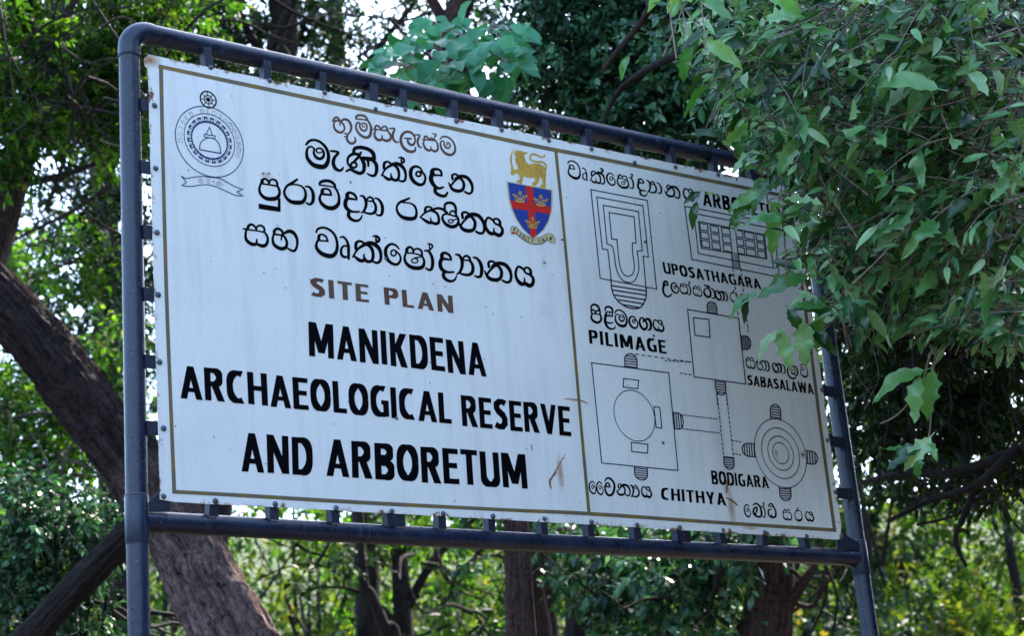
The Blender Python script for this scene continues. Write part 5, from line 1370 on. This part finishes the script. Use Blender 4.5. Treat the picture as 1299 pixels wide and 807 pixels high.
for i, (nm, lab, bk, tr, lbs, cr) in enumerate(MID):
    z0 = [(down(P_(*tr[0][:3])), tr[0][3])]
    tree(nm, lab, "tree", bk, z0 + [(P_(x, y, d), r) for x, y, d, r in tr[1:]],
         [[(P_(x, y, d), r) for x, y, d, r in lb] for lb in lbs], cr, seed=20 + i, ridges=0.02, seg=24, sub=8)

tangle(bpy.data.objects["thin_tree"], [(450, 60, 90, 15), (330, 40, 60, 14), (560, 30, 60, 15), (250, 50, 50, 13.2)], 40, 6, .014, BARK_DARK)
tangle(bpy.data.objects["hidden_tree"], [(60, 540, 60, 14), (100, 620, 60, 13), (50, 700, 60, 9.9), (130, 740, 40, 9.9)], 34, 7, .012)
tangle(bpy.data.objects["forked_trunk_tree"], [(420, 740, 80, 16), (560, 740, 70, 16), (620, 760, 50, 16)], 34, 8, .015, BARK_DARK)
tangle(bpy.data.objects["stout_tree"], [(900, 740, 50, 11), (1040, 740, 40, 12), (800, 760, 50, 12)], 26, 9, .010, BARK_DARK)
# ---- bushes low at the left, in front of the leaning trunk's foot
def bush(label, px, items, mat, cnt, leaf, **kw):
    C, Q = clumps(items)
    b0 = ray(px[0], px[1], px[2])
    root = empty("bush", (b0[0], b0[1], 0.0))
    tag(root, label, "bush")
    T = Tubes()
    rg = random.Random(len(items) * 7 + int(px[0]))
    for c in C:
        c = np.array(c)
        T.add([(b0[0] + rg.uniform(-.1, .1), b0[1] + rg.uniform(-.1, .1), -0.1), ((b0[0] * 0.6 + c[0] * 0.4), (b0[1] * 0.6 + c[1] * 0.4), c[2] * 0.55), tuple(c)], [0.022, 0.015, 0.006], seg=6, sub=4)
    T.build("stems", BARK_DARK, root)
    bpy.data.objects[root.name]
    foliage("leaves", mat, root, C, Q, cnt, leaf, **kw)
bush("dark small-leaved bush reaching up left of the left post, below the leaning trunk", (60, 1000, 9.6), [(20, 640, 45, 9.6), (70, 660, 45, 9.4), (120, 690, 45, 9.6), (30, 730, 50, 9.6), (90, 780, 50, 9.8), (150, 640, 26, 9.8), (20, 790, 60, 9.6), (100, 830, 60, 9.6), (60, 700, 50, 9.6)], LEAF_TEAL, 1200, 0.042)

# ---- broad-leaved sapling whose teal head shows above the top rail
def broad_leaf_mesh():
    V, F = blade_template(6, 0.36, 0.09, 0.26, True)
    V[:, 2] += 0.02 * np.sin(V[:, 0] * 14) * np.sign(V[:, 1])
    me = bpy.data.meshes.new("broad_leaf"); me.from_pydata(V.tolist(), [], F.tolist()); me.materials.append(LEAF_TEAL_O)
    me.polygons.foreach_set("use_smooth", [True] * len(me.polygons)); me.update()
    return me
def orient(fwd, nrm):
    f = Vector(fwd).normalized(); s = Vector(nrm).cross(f).normalized(); u = f.cross(s)
    return Matrix([[f[i], s[i], u[i]] for i in range(3)])
def leaf_obj(name, me, parent, pos, fwd, nrm, size):
    o = bpy.data.objects.new(name, me); COL.objects.link(o)
    o.parent = parent
    o.location = Vector(pos) - parent.location
    o.rotation_mode = 'QUATERNION'; o.rotation_quaternion = orient(fwd, nrm).to_quaternion()
    o.scale = (size, size, size)
    return o
def broad_sapling():
    d = 8.2
    b0 = ray(672, 1000, d + .1)
    root = empty("broad_leaved_sapling", (b0[0], b0[1], 0))
    tag(root, "sapling with big rounded teal-green leaves peering over the middle of the top rail", "sapling")
    T = Tubes(); T.add([(b0[0], b0[1], -0.2), P_(665, 700, d+.1), P_(630, 350, d), P_(620, 160, d), P_(600, 100, d), P_(560, 60, d)], [.03, .028, .022, .018, .012, .006], seg=10, sub=6)
    T.build("trunk", BARK, root)
    rg = random.Random(12)
    me = broad_leaf_mesh()
    T = Tubes()
    anchors = [(600, 110), (560, 80), (520, 85), (600, 55), (640, 80), (620, 35)]
    vd = -raydir(570, 70)
    for k in range(210):
        while True:
            x = rg.uniform(470, 668); y = rg.uniform(18, 122)
            e = ((x - 580) / 105) ** 2 + ((y - (72 + (x - 580) * -0.12)) / 46) ** 2
            if e < 1 and not (x < 520 and y > 105): break
        dd = d + rg.uniform(-0.35, 0.5)
        p = np.array(ray(x, y, dd))
        a = anchors[min(range(6), key=lambda i: (anchors[i][0] - x) ** 2 + (anchors[i][1] - y) ** 2)]
        out = p - np.array(ray(a[0], a[1], d))
        f = out / (np.linalg.norm(out) + 1e-6) + np.array([rg.gauss(0, .5), rg.gauss(0, .5), -0.35 + rg.gauss(0, .35)])
        nrm = vd * rg.uniform(.5, 1.2) + np.array([rg.gauss(0, .3), rg.gauss(0, .3), 0.75])
        s = rg.choice([.075, .085, .095, .10, .115, .125])
        leaf_obj("leaf", me, root, p, f, nrm, s)
        if k % 3 == 0:
            q = np.array(ray(a[0], a[1], d)); m = (p + q) / 2 + np.array([0, 0, .02]); T.add([q, m, p], [.004, .003, .0018], seg=5, sub=3)
    o = T.build("twigs", TWIG, root); tag(o, kind="stuff")
broad_sapling()

# ---- the near tree whose branches hang over the sign's right corner
def toothed_leaf(seed, wid=0.21, teeth=0.0, curl=0.1):
    rg = random.Random(seed)
    n = 11
    V = []; F = []
    for k in range(n + 1):
        t = k / n
        wv = wid * math.sin(math.pi * min(1, t ** 0.8)) ** 0.85 if 0 < t < 1 else 0.004
        if 0.1 < t < 0.95: wv *= 1 + teeth * (1 if k % 3 == 0 else -0.55) + rg.uniform(-.06, .06)
        z = -curl * 1.8 * t * t + 0.03 * math.sin(t * 9 + seed)
        yc = 0.03 * math.sin(t * 3 + seed)
        tw = rg.uniform(-.02, .02)
        wave = 0.035 * math.sin(k * 2.1 + seed)
        V += [(t, yc + wv, z + wv * 0.5 + tw + wave), (t, yc, z), (t, yc - wv, z + wv * 0.5 - tw - wave)]
    for k in range(n):
        a = 3 * k
        F += [(a, a + 3, a + 4, a + 1), (a + 1, a + 4, a + 5, a + 2)]
    # a short stalk
    b = len(V)
    V += [(-0.16, -0.012, 0), (-0.16, 0.012, 0), (0.02, 0.012, -0.004), (0.02, -0.012, -0.004)]
    F.append((b, b + 3, b + 2, b + 1))
    me = bpy.data.meshes.new("glossy_leaf"); me.from_pydata(V, [], F); me.materials.append(LEAF_NEAR_O)
    me.polygons.foreach_set("use_smooth", [True] * len(F)); me.update()
    return me
TOOTH = [toothed_leaf(1, .18, .26), toothed_leaf(2, .21, .34, .16), toothed_leaf(3, .17, .0, .20), toothed_leaf(4, .18, .22, .08), toothed_leaf(5, .14, .05, .24), toothed_leaf(6, .19, .12, .28), toothed_leaf(7, .16, .3, .12)]

def right_tree():
    b0 = np.array([6.2, -0.4, 0.0])
    root = empty("overhanging_tree", (b0[0], b0[1], 0))
    tag(root, "glossy-leaved tree hanging its branches over the sign's upper right corner", "tree")
    T = Tubes()
    T.add([(b0[0], b0[1], -.3), (b0[0], b0[1], 1.2), (b0[0] - .1, b0[1] + .1, 2.6), (b0[0] - .3, b0[1] + .3, 4.0), (b0[0] - .5, b0[1] + .6, 5.4)], [.19, .16, .14, .12, .08], seg=28, rough=.12, ridges=.02, rng=random.Random(3), sub=10)
    T.build("trunk", BARK_DARK, root)
    rg = random.Random(42)
    def limb(pts, r0, r1, mat=BARK_DARK):
        T = Tubes(); n = len(pts)
        T.add([P_(*p) if len(p) == 3 and not isinstance(p, tuple) else p for p in pts], [r0 + (r1 - r0) * k / (n - 1) for k in range(n)], seg=10, rough=.1, rng=rg, sub=6)
        T.build("limb", mat, root)
    H = lambda x, y, d: P_(x, y, d)
    top = (b0[0] - .1, b0[1] + .1, 2.7)
    top2 = (b0[0] - .3, b0[1] + .3, 4.0)
    limb([top2, H(1320, 60, 6.6), H(1240, 95, 6.4), H(1150, 110, 6.3), H(1085, 60, 6.3), H(1060, 0, 6.4), H(1040, -60, 6.5)], .06, .018)
    limb([top2, H(1340, 220, 6.6), H(1230, 200, 6.4), H(1130, 150, 6.3), H(1040, 165, 6.2), H(960, 160, 6.2)], .04, .010)
    limb([top, H(1380, 400, 6.7), H(1260, 330, 6.6), H(1160, 335, 6.5), H(1090, 355, 6.3), H(1040, 400, 6.2)], .04, .008)
    limb([top, H(1400, 520, 7.2), H(1299, 570, 7.4), H(1210, 600, 7.5), H(1150, 600, 7.6), H(1095, 612, 7.8)], .036, .010)
    limb([H(1290, 568, 7.4), H(1240, 615, 7.3), H(1180, 635, 7.3), H(1130, 660, 7.3)], .022, .008)
    limb([H(1245, 595, 7.5), H(1225, 650, 7.4), H(1212, 685, 7.4), H(1226, 720, 7.4)], .016, .006)
    limb([top2, H(1360, -40, 6.4), H(1200, -60, 6.2), H(1010, 20, 6.4), H(880, 60, 6.8), H(790, 110, 7.2), H(760, 170, 7.2)], .04, .006)
    limb([H(1085, 0, 6.0), H(975, -80, 6.4), H(850, -20, 7.0), H(812, 30, 7.2), H(775, 75, 7.2), H(765, 90, 7.2)], .02, .008, BARK)
    # long pale twigs that catch the light
    def twig(pts, r0=.006, r1=.002, mat=TWIG):
        T = Tubes(); n = len(pts)
        T.add(pts, [r0 + (r1 - r0) * k / (n - 1) for k in range(n)], seg=6, sub=5)
        T.build("twig", mat, root)
    twig([H(1090, 218, 5.6), H(1010, 220, 5.55), H(965, 212, 5.5), H(935, 196, 5.5), H(915, 178, 5.5)], .006, .003)
    twig([H(1135, 160, 5.6), H(1138, 200, 5.5), H(1142, 250, 5.45), H(1130, 262, 5.4)], .004, .002)
    twig([H(1206, 398, 5.6), H(1180, 450, 5.5), H(1168, 490, 5.5), H(1140, 525, 5.5), H(1116, 538, 5.5)], .0045, .002)
    twig([H(1188, 430, 5.7), H(1182, 500, 5.7), H(1178, 555, 5.6), H(1162, 580, 5.6)], .004, .002)
    twig([H(1112, 345, 5.6), H(1100, 380, 5.5), H(1088, 400, 5.5), H(1060, 403, 5.4)], .005, .003)
    twig([H(1120, 330, 5.7), H(1080, 372, 5.6), H(1046, 368, 5.6)], .004, .002)
    twig([H(1170, 0, 5.8), H(1150, 60, 5.7), H(1160, 130, 5.7)], .006, .004)
    twig([H(1220, -10, 5.6), H(1223, 40, 5.6)], .004, .003)
    twig([H(1050, 95, 5.6), H(1060, 60, 5.7), H(1080, 110, 5.7), H(1078, 150, 5.7)], .005, .003, BARK)
    twig([H(1075, 195, 5.7), H(1140, 193, 5.7), H(1205, 190, 5.7)], .008, .006, BARK)
    # hand-placed leaves: (stalk x, y, tip x, y, distance, mesh, facing)
    spots = [(980, 225, 952, 262, 5.6, 1, .8), (966, 240, 928, 262, 5.5, 0, .8), (990, 212, 975, 235, 5.5, 2, .6), (888, 243, 870, 255, 5.5, 0, .9), (884, 256, 878, 285, 5.5, 2, .7), (893, 246, 911, 243, 5.5, 2, .5), (952, 258, 928, 282, 5.5, 1, .9), (938, 270, 932, 292, 5.5, 3, .8),
             (978, 262, 982, 318, 5.5, 0, .9), (1025, 352, 966, 370, 5.45, 3, .9), (960, 372, 925, 392, 5.45, 2, .7), (948, 376, 942, 405, 5.45, 4, .7), (1060, 400, 1012, 385, 5.4, 1, .6),
             (992, 419, 958, 446, 5.45, 2, .7), (986, 418, 1003, 464, 5.45, 0, .8), (1018, 408, 1022, 458, 5.4, 1, .9), (1032, 418, 1060, 448, 5.4, 3, .8), (1036, 400, 1040, 440, 5.45, 1, .5), (1000, 392, 1020, 422, 5.45, 3, .7),
             (1190, 112, 1120, 95, 5.0, 2, .8), (1200, 95, 1145, 145, 5.1, 2, .9), (1130, 80, 1105, 92, 5.3, 2, .6), (1185, 395, 1196, 428, 5.3, 1, .9), (1100, 397, 1082, 415, 5.3, 0, .7), (1172, 470, 1110, 492, 5.4, 2, .7), (1168, 478, 1158, 530, 5.4, 3, .9), (1182, 470, 1176, 524, 5.5, 1, .9),
             (1180, 555, 1150, 590, 5.4, 1, .9), (1178, 560, 1188, 582, 5.4, 0, .9), (1170, 566, 1128, 590, 5.4, 3, .8), (1162, 570, 1165, 602, 5.5, 1, .8), (1168, 382, 1158, 405, 5.4, 4, .5), (1158, 575, 1130, 562, 5.5, 4, .6),
             (870, 60, 868, 98, 5.6, 1, .95), (798, 70, 786, 95, 5.8, 2, .8), (875, 170, 930, 165, 5.6, 2, .6), (940, 160, 938, 200, 5.5, 1, .9), (1240, 20, 1200, 35, 5.0, 2, .5), (1130, 15, 1108, 30, 5.2, 1, .8), (925, 20, 905, 45, 5.5, 1, .8), (1010, 150, 1000, 178, 5.4, 1, .8), (1035, 160, 1010, 175, 5.4, 3, .9)]
    n = 0
    for sx, sy, tx, ty, d, mi, face in spots:
        a = np.array(ray(sx, sy, d)); c = np.array(ray(tx, ty, d - 0.02))
        vd = -raydir(sx, sy)
        nrm = vd * face + np.array([rg.gauss(0, .12), rg.gauss(0, .12), 1.0 - face * 0.6])
        leaf_obj("leaf", TOOTH[mi], root, a, c - a, nrm, float(np.linalg.norm(c - a)) * 1.12); n += 1
    # near sprays: twigs with alternate leaves; the leaves that show largest are parts, the rest stays joined
    T = Tubes()
    pos = []; fw = []; nr = []; sz = []
    def inside(x, y):
        lim = [(820, -60), (850, 40), (900, 130), (940, 185), (962, 235), (985, 285), (1005, 350), (1040, 405), (1100, 440), (1299, 470)]
        for (x0, y0), (x1, y1) in zip(lim[:-1], lim[1:]):
            if x0 <= x <= x1: return y < y0 + (y1 - y0) * (x - x0) / (x1 - x0)
        return x > 1299
    cand = []
    for k in range(1000):
        while True:
            x = rg.uniform(840, 1340); y = rg.uniform(-40, 430)
            if inside(x, y) and (math.sin(x * .031 + 1) + math.sin(y * .043 + x * .017) + math.sin((x - y) * .05)) > -.25: break
        d = rg.uniform(5.1, 6.2)
        if y > 330: d = rg.uniform(5.3, 6.2)
        p = np.array(ray(x, y, d))
        if -0.12 < p[1] and p[0] < 2.6: continue      # keep clear of the sheet itself
        ang = rg.uniform(math.pi * 0.35, math.pi * 1.6)
        c = CR
        dirn = c[:, 0] * math.cos(ang) * -1 * (-1) + c[:, 1] * math.sin(ang) * 0.5 + c[:, 2] * rg.uniform(-.2, .5)
        dirn /= np.linalg.norm(dirn)
        Ln = rg.uniform(0.16, 0.34)
        m = p + dirn * Ln * .5 + np.array([0, 0, .01]); e = p + dirn * Ln + np.array([0, 0, -.03])
        pe = proj(e)
        if not inside(*pe) or not inside(*proj(m)): continue
        T.add([p - dirn * .10, p, m, e], [.0028, .0024, .0018, .001], seg=5, sub=3)
        kk = rg.randint(6, 9)
        side = np.cross(dirn, [0, 0, 1]); side /= np.linalg.norm(side)
        for j in range(kk):
            t = (j + .5) / kk; q = p + (e - p) * t
            f = dirn * .6 + side * (1 if j % 2 else -1) * rg.uniform(.5, 1) + np.array([rg.gauss(0, .2), rg.gauss(0, .2), -0.35 + rg.gauss(0, .3)])
            u = np.array([rg.gauss(0, .4), rg.gauss(0, .4), 0.55]) + CR[:, 2] * rg.uniform(-.1, 1.3)
            cand.append((q, f, u, rg.choice([.04, .045, .05, .055, .06, .07, .085, .11]), rg.randint(0, 6)))
    cand.sort(key=lambda c: -c[3] / np.linalg.norm(c[0] - CAM))
    for q, f, u, s, mi in cand[:300 - n]:
        leaf_obj("leaf", TOOTH[mi], root, q, f, u, s)
    rest = cand[300 - n:]
    print("near leaves", len(cand))
    a = [np.array([c[k] for c in rest]) for k in range(3)]
    V, F = instance(blade_template(5, .15, .07, .2), a[0], a[1], a[2], np.array([c[3] for c in rest]))
    rn = np.repeat(NP.rand(len(rest)), len(blade_template(5)[0]))
    o = link("small_leaves", fastmesh("small_leaves", V, F, LEAF_GLOSS, rn), root); tag(o, kind="stuff")
    o = T.build("twigs", TWIG, root); tag(o, kind="stuff")
    # body of the crown behind the near sprays
    C, Q = clumps([(x, y, r, d) for x, y, r, d in (
        (900, 20, 60, 7.4), (960, 90, 60, 7.2), (1030, 30, 70, 7.2), (1030, 150, 60, 7.0), (1110, 80, 80, 7.0), (1120, 220, 75, 7.0), (1190, 150, 80, 7.0), (1230, 40, 80, 7.0), (1280, 150, 80, 7.0), (1200, 280, 80, 7.2), (1280, 300, 80, 7.2), (1060, 290, 40, 7.2), (1110, 330, 50, 7.2), (1330, 60, 90, 7.0), (1350, 250, 90, 7.2), (1100, -60, 90, 7.0), (1250, -80, 90, 7.0), (940, -60, 80, 7.4))])
    foliage("crown", LEAF_TEAL, root, C, Q, 3100, 0.057, up=0.3, face=.6, twigr=.0016, tf=.2, tpl=BLADE2)
    C, Q = clumps([(1520, -50, 200, 9.5), (1520, 250, 200, 9.5)])
    s = np.array([1.3, 0.0, 3.3])
    for k in range(30):  # unseen leaf clumps added along the sun's direction to shade the sign
        p = s + np.array(sd) * rg.uniform(7.0, 10.0) + np.array([rg.uniform(-2.6, 2.2), rg.uniform(-2.0, 2.0), rg.uniform(-.5, 1.6)])
        C.append(p); Q.append((1.2, 1.2, .8))
    q = np.mean(C[2:], axis=0)
    for k in range(14):  # a nearer unseen row, added to keep sun off the lower rail
        p = s + np.array(sd) * rg.uniform(5.4, 6.6) + np.array([-1.7 + 3.4 * k / 13, rg.uniform(-.5, .5), rg.uniform(.1, .7)])
        C.append(p); Q.append((.7, .7, .45))
    limb([top2, (b0[0] - .5, b0[1] + .6, 5.4), tuple(q * .6 + np.array([b0[0] - .5, b0[1] + .6, 5.4]) * .4 + np.array([0, 0, .3])), tuple(q)], .08, .03)  # limb that carries the added sun-blocking clumps
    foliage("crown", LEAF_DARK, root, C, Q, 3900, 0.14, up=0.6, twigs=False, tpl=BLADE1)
    C, Q = clumps([(1090, 400, 55, 8.2), (1150, 380, 60, 8.2), (1220, 400, 60, 8.2), (1290, 410, 60, 8.2), (1130, 460, 55, 8.6), (1200, 470, 60, 8.6), (1280, 490, 60, 8.6), (1110, 530, 50, 8.8), (1180, 540, 55, 8.8), (1260, 550, 55, 8.8), (1150, 600, 35, 9.2), (1230, 610, 40, 9.2), (1295, 600, 40, 9)])
    foliage("crown", LEAF_DARK, root, C, Q, 1100, 0.055, up=0.6, twigr=.003, tpl=BLADE2)
right_tree()

tangle(bpy.data.objects["overhanging_tree"], [(1120, 480, 60, 7.6), (1220, 520, 70, 7.6), (1180, 620, 60, 7.6), (1250, 430, 60, 7.4), (1150, 380, 60, 7.2)], 60, 10, .007, BARK_DARK, (.08, .2), lambda x, y: x > 1075 and y < 720)
tangle(bpy.data.objects["overhanging_tree"], [(1050, 200, 90, 6.2), (1180, 250, 90, 6.2), (1150, 100, 90, 6.2), (960, 110, 60, 6.4), (1080, 330, 50, 6.0), (880, 120, 50, 7.0)], 170, 11, .0028, TWIG, (.03, .09), lambda x, y: x > 965 or (x > 860 and y < 120))
# ---- canopy tree filling the top centre-right behind the rail
tree("canopy_tree", "dense dark small-leaved tree filling the top right behind the top rail", "tree", BARK_DARK,
     [(down(P_(978, 1150, 12.5)), .09), (P_(982, 700, 12.3), .08), (P_(880, 300, 10.2), .08), (P_(840, 150, 9.5), .08), (P_(830, 0, 9.5), .05)],
     [[(P_(850, 200, 9.5), .05), (P_(760, 120, 9.4), .03), (P_(700, 60, 9.3), .015)], [(P_(850, 180, 9.5), .05), (P_(930, 90, 9.4), .03), (P_(1000, 0, 9.3), .015)]],
     [([(690, 40, 45, 9.2), (730, 110, 45, 9.2), (780, 60, 55, 9.2), (800, 150, 45, 9.0), (860, 90, 60, 9.0), (870, 180, 40, 9.0), (720, -20, 60, 9.4), (820, 0, 60, 9.2), (930, 150, 50, 9.0), (900, 40, 60, 9.2), (670, 100, 30, 9.3), (760, 170, 30, 9.0), (960, 60, 60, 9.2)], LEAF_TEAL, 1700, 0.054, dict(up=0.3, face=.5, tf=.2, twigr=.002, tpl=BLADE2)),
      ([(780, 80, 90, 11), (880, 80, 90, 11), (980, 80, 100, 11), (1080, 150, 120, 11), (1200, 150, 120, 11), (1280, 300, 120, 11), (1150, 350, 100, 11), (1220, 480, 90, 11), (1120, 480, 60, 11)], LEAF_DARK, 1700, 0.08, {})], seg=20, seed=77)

# ---- a wooded rise closing the view low down
def rise():
    m, n, b, out = newmat("wooded_slope")
    P = geo_pos(n)
    f = N(n, "ShaderNodeTexVoronoi", i_Scale=1.6); n.links.new(P, f.inputs["Vector"])
    a = N(n, "ShaderNodeTexNoise", i_Scale=0.6, i_Detail=9.0, i_Roughness=0.8); n.links.new(P, a.inputs["Vector"])
    c = ramp(n, a.outputs[0], [(0.38, (0.03, 0.06, 0.015)), (0.5, (0.07, 0.11, 0.02)), (0.66, (0.12, 0.16, 0.03))]).outputs[0]
    n.links.new(c, b.inputs["Base Color"]); b.inputs["Roughness"].default_value = 0.9
    bump(n, b, f.outputs["Distance"], 1.0, 1.2)
    k1, k2 = 240, 60
    th = np.linspace(0, 2 * np.pi, k1); rr = np.linspace(85, 420, k2)
    T, Rr = np.meshgrid(th, rr)
    rs = np.random.RandomState(5)
    z = (47 + 9 * np.sin(T - .1)) * (1 / (1 + np.exp(-(Rr - 140) / 18))) * (0.8 + 0.12 * np.sin(3 * T + 1) + 0.08 * np.sin(7 * T)) + rs.uniform(-1.4, 1.4, T.shape) - 1.0
    z[0] = -3; z[-1] = -5
    V = np.column_stack([(CAM[0] + Rr * np.sin(T)).ravel(), (CAM[1] + Rr * np.cos(T)).ravel(), z.ravel()])
    i = np.arange(k2 - 1)[:, None] * k1 + np.arange(k1 - 1)[None, :]
    F = np.stack([i, i + k1, i + k1 + 1, i + 1], -1).reshape(-1, 4)
    tag(link("hill", fastmesh("hill", V, F, m)), kind="structure")
rise()

# ---- forest behind: individual trees, then the far wood as one mass
def forest_tree(px, dist, h, w, mat, seed, label, lean=0.0):
    rs = np.random.RandomState(seed); rg = random.Random(seed)
    d = raydir(px, 700); d = np.array([d[0], d[1], 0]); d /= np.linalg.norm(d)
    b = np.array([CAM[0], CAM[1], 0]) + d * dist
    root = empty("forest_tree", (b[0], b[1], 0)); tag(root, label, "tree", "tall trees standing in the wood behind the sign")
    T = Tubes()
    top = b + np.array([lean + rg.uniform(-.5, .5), rg.uniform(-.5, .5), h * .86])
    r = 0.007 * h + .03
    T.add([(b[0], b[1], -.3), b + np.array([rg.uniform(-.2, .2), rg.uniform(-.2, .2), h * .35]), b + (top - b) * .65 + np.array([rg.uniform(-.3, .3), 0, 0]), top], [r, r * .75, r * .5, r * .2], seg=12, sub=5, rough=.1, rng=rg)
    T.build("trunk", BARK_DARK, root)
    C = []; Q = []
    for k in range(11):
        z = rg.uniform(.16, 1.0); rad = w * (.35 + .65 * math.sin(math.pi * min(1, z * .85)))
        a = rg.uniform(0, 6.28); o = rad * rg.uniform(.2, .8)
        c = b + np.array([math.cos(a) * o, math.sin(a) * o, h * z]); q = w * rg.uniform(.28, .5)
        C.append(c); Q.append((q, q, q * .7))
        if z > .3:
            L = Tubes(); s = b + (top - b) * max(.15, z - .18)
            L.add([s, (s + c) / 2 + np.array([0, 0, -.1]), c], [r * .35, r * .22, r * .08], seg=7, sub=3, rough=.08, rng=rg)
            L.build("limb", BARK_DARK, root)
    foliage("crown", mat, root, C, Q, int(90 * w * h / 6), 0.16 * (dist / 25) ** .5, twigs=False, per=9, tpl=KITE, rs=rs, shell=.6, up=.6)
FT = [(-40, 22, 8.5, 2.6, 'b'), (60, 27, 10.0, 3.0, 'b'), (190, 24, 8.5, 2.6, 'd'), (300, 21, 7.0, 2.4, 'f'), (400, 28, 9.0, 3.0, 'f'), (425, 23, 6.8, 2.4, 'b'), (560, 30, 8.5, 3.2, 'f'), (640, 25, 8.0, 2.6, 'f'), (720, 32, 11.0, 3.4, 'f'), (800, 26, 10.0, 3.0, 'b'),
      (890, 30, 11.0, 3.4, 'b'), (980, 24, 9.0, 2.8, 'd'), (1060, 28, 9.5, 3.0, 'f'), (1140, 22, 8.0, 2.6, 'f'), (1220, 29, 11.0, 3.2, 'b'), (1300, 24, 10.0, 2.8, 'd'), (1370, 28, 11.0, 3.0, 'b')]
FL = ["bright leafy tree beyond the left edge, behind the forked tree", "tall bright tree behind the forked tree at the far left", "dark-crowned tree directly behind the left post",
      "short yellow-green tree behind the foot of the leaning trunk", "yellow-green tree seen under the rail between the leaning trunk and the leaning sapling", "low bright tree behind the leaning sapling",
      "yellow-green tree right of the forked trunk, under the rail", "yellow-green tree just left of the twin trunks", "tall pale tree between the twin trunks and the shaded trunk", "bright tree behind the teal leaves under the plan of the circle in a square",
      "tall bright tree left of the stout trunk", "dark-crowned tree behind the stout trunk", "yellow-green tree in the gap between the stout trunk and the right post", "small yellow-green tree just right of the right post",
      "tall bright tree below the hanging branches at the right", "dark-crowned tree at the right edge of the view", "tall bright tree beyond the right edge"]
for i, (px, dist, h, wd, mt) in enumerate(FT):
    forest_tree(px, dist, h, wd, {'b': LEAF_BRIGHT, 'd': LEAF_DARK, 'f': LEAF_FAR}[mt], 300 + i, FL[i])
def far_wood():
    rs = np.random.RandomState(99)
    C = []; Q = []
    for dist, hmax, n in ((38, 10.5, 90), (50, 12, 120), (64, 14, 140)):
        az = np.linspace(5, 72, n) + rs.uniform(-.5, .5, n)
        for a in az:
            hh = hmax * (0.75 + 0.25 * math.sin(a * .35 + dist))
            for _ in range(3):
                z = rs.uniform(.1, 1.0) * hh
                dd = dist + rs.uniform(-4, 4)
                C.append((CAM[0] + math.sin(R(a)) * dd, CAM[1] + math.cos(R(a)) * dd, z)); q = rs.uniform(1.2, 2.4); Q.append((q, q, q * .8))
    V, F, rn, tw = sprigs(C, Q, 12000, 0.36, per=8, rs=rs, tpl=KITE, shell=.5, up=.6)
    o = link("far_wood", fastmesh("far_wood", V, F, LEAF_FAR, rn)); tag(o, kind="stuff")
    # undergrowth between the trunks
    C = []; Q = []
    for k in range(210):
        a = rs.uniform(8, 68); dd = rs.uniform(19, 34); z = rs.uniform(1.5, 5.2) * dd / 26
        C.append((CAM[0] + math.sin(R(a)) * dd, CAM[1] + math.cos(R(a)) * dd, z)); q = rs.uniform(.6, 1.3); Q.append((q, q, q * .7))
    V, F, rn, tw = sprigs(C, Q, 8500, 0.19, per=9, rs=rs, tpl=BLADE1, shell=.5, up=.6)
    o = link("undergrowth", fastmesh("undergrowth", V, F, LEAF_FAR, rn)); tag(o, kind="stuff")
    C = []; Q = []
    for k in range(46):
        a = rs.uniform(20, 56); dd = rs.uniform(15, 22); z = rs.uniform(2.4, 5.0) * dd / 19
        C.append((CAM[0] + math.sin(R(a)) * dd, CAM[1] + math.cos(R(a)) * dd, z)); q = rs.uniform(.4, .8); Q.append((q, q, q * .7))
    V, F, rn, tw = sprigs(C, Q, 900, 0.11, per=9, rs=rs, tpl=BLADE1, shell=.5, up=.6)
    o = link("shaded_undergrowth", fastmesh("shaded_undergrowth", V, F, LEAF_DARK, rn)); tag(o, kind="stuff")
    # unseen wood round the clearing, added and shaped to hold back sky light
    C = []; Q = []
    for k in range(1000):
        a = rs.uniform(78, 362); dd = rs.uniform(13, 26)
        z = rs.uniform(.15, 1.0) * (7.5 + 1.5 * math.sin(a * .2)) * (1.9 if a < 160 else .6)
        if a > 200 and rs.rand() < .35: a = rs.uniform(78, 160); z *= 2.2
        C.append((CAM[0] + math.sin(R(a)) * dd, CAM[1] + math.cos(R(a)) * dd, z)); q = rs.uniform(1.2, 2.6); Q.append((q, q, q * .8))
    V, F, rn, tw = sprigs(C, Q, 9500, 0.62, per=8, rs=rs, tpl=KITE, shell=.5, up=.6)
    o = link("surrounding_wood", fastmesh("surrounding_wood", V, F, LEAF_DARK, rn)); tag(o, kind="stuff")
far_wood()
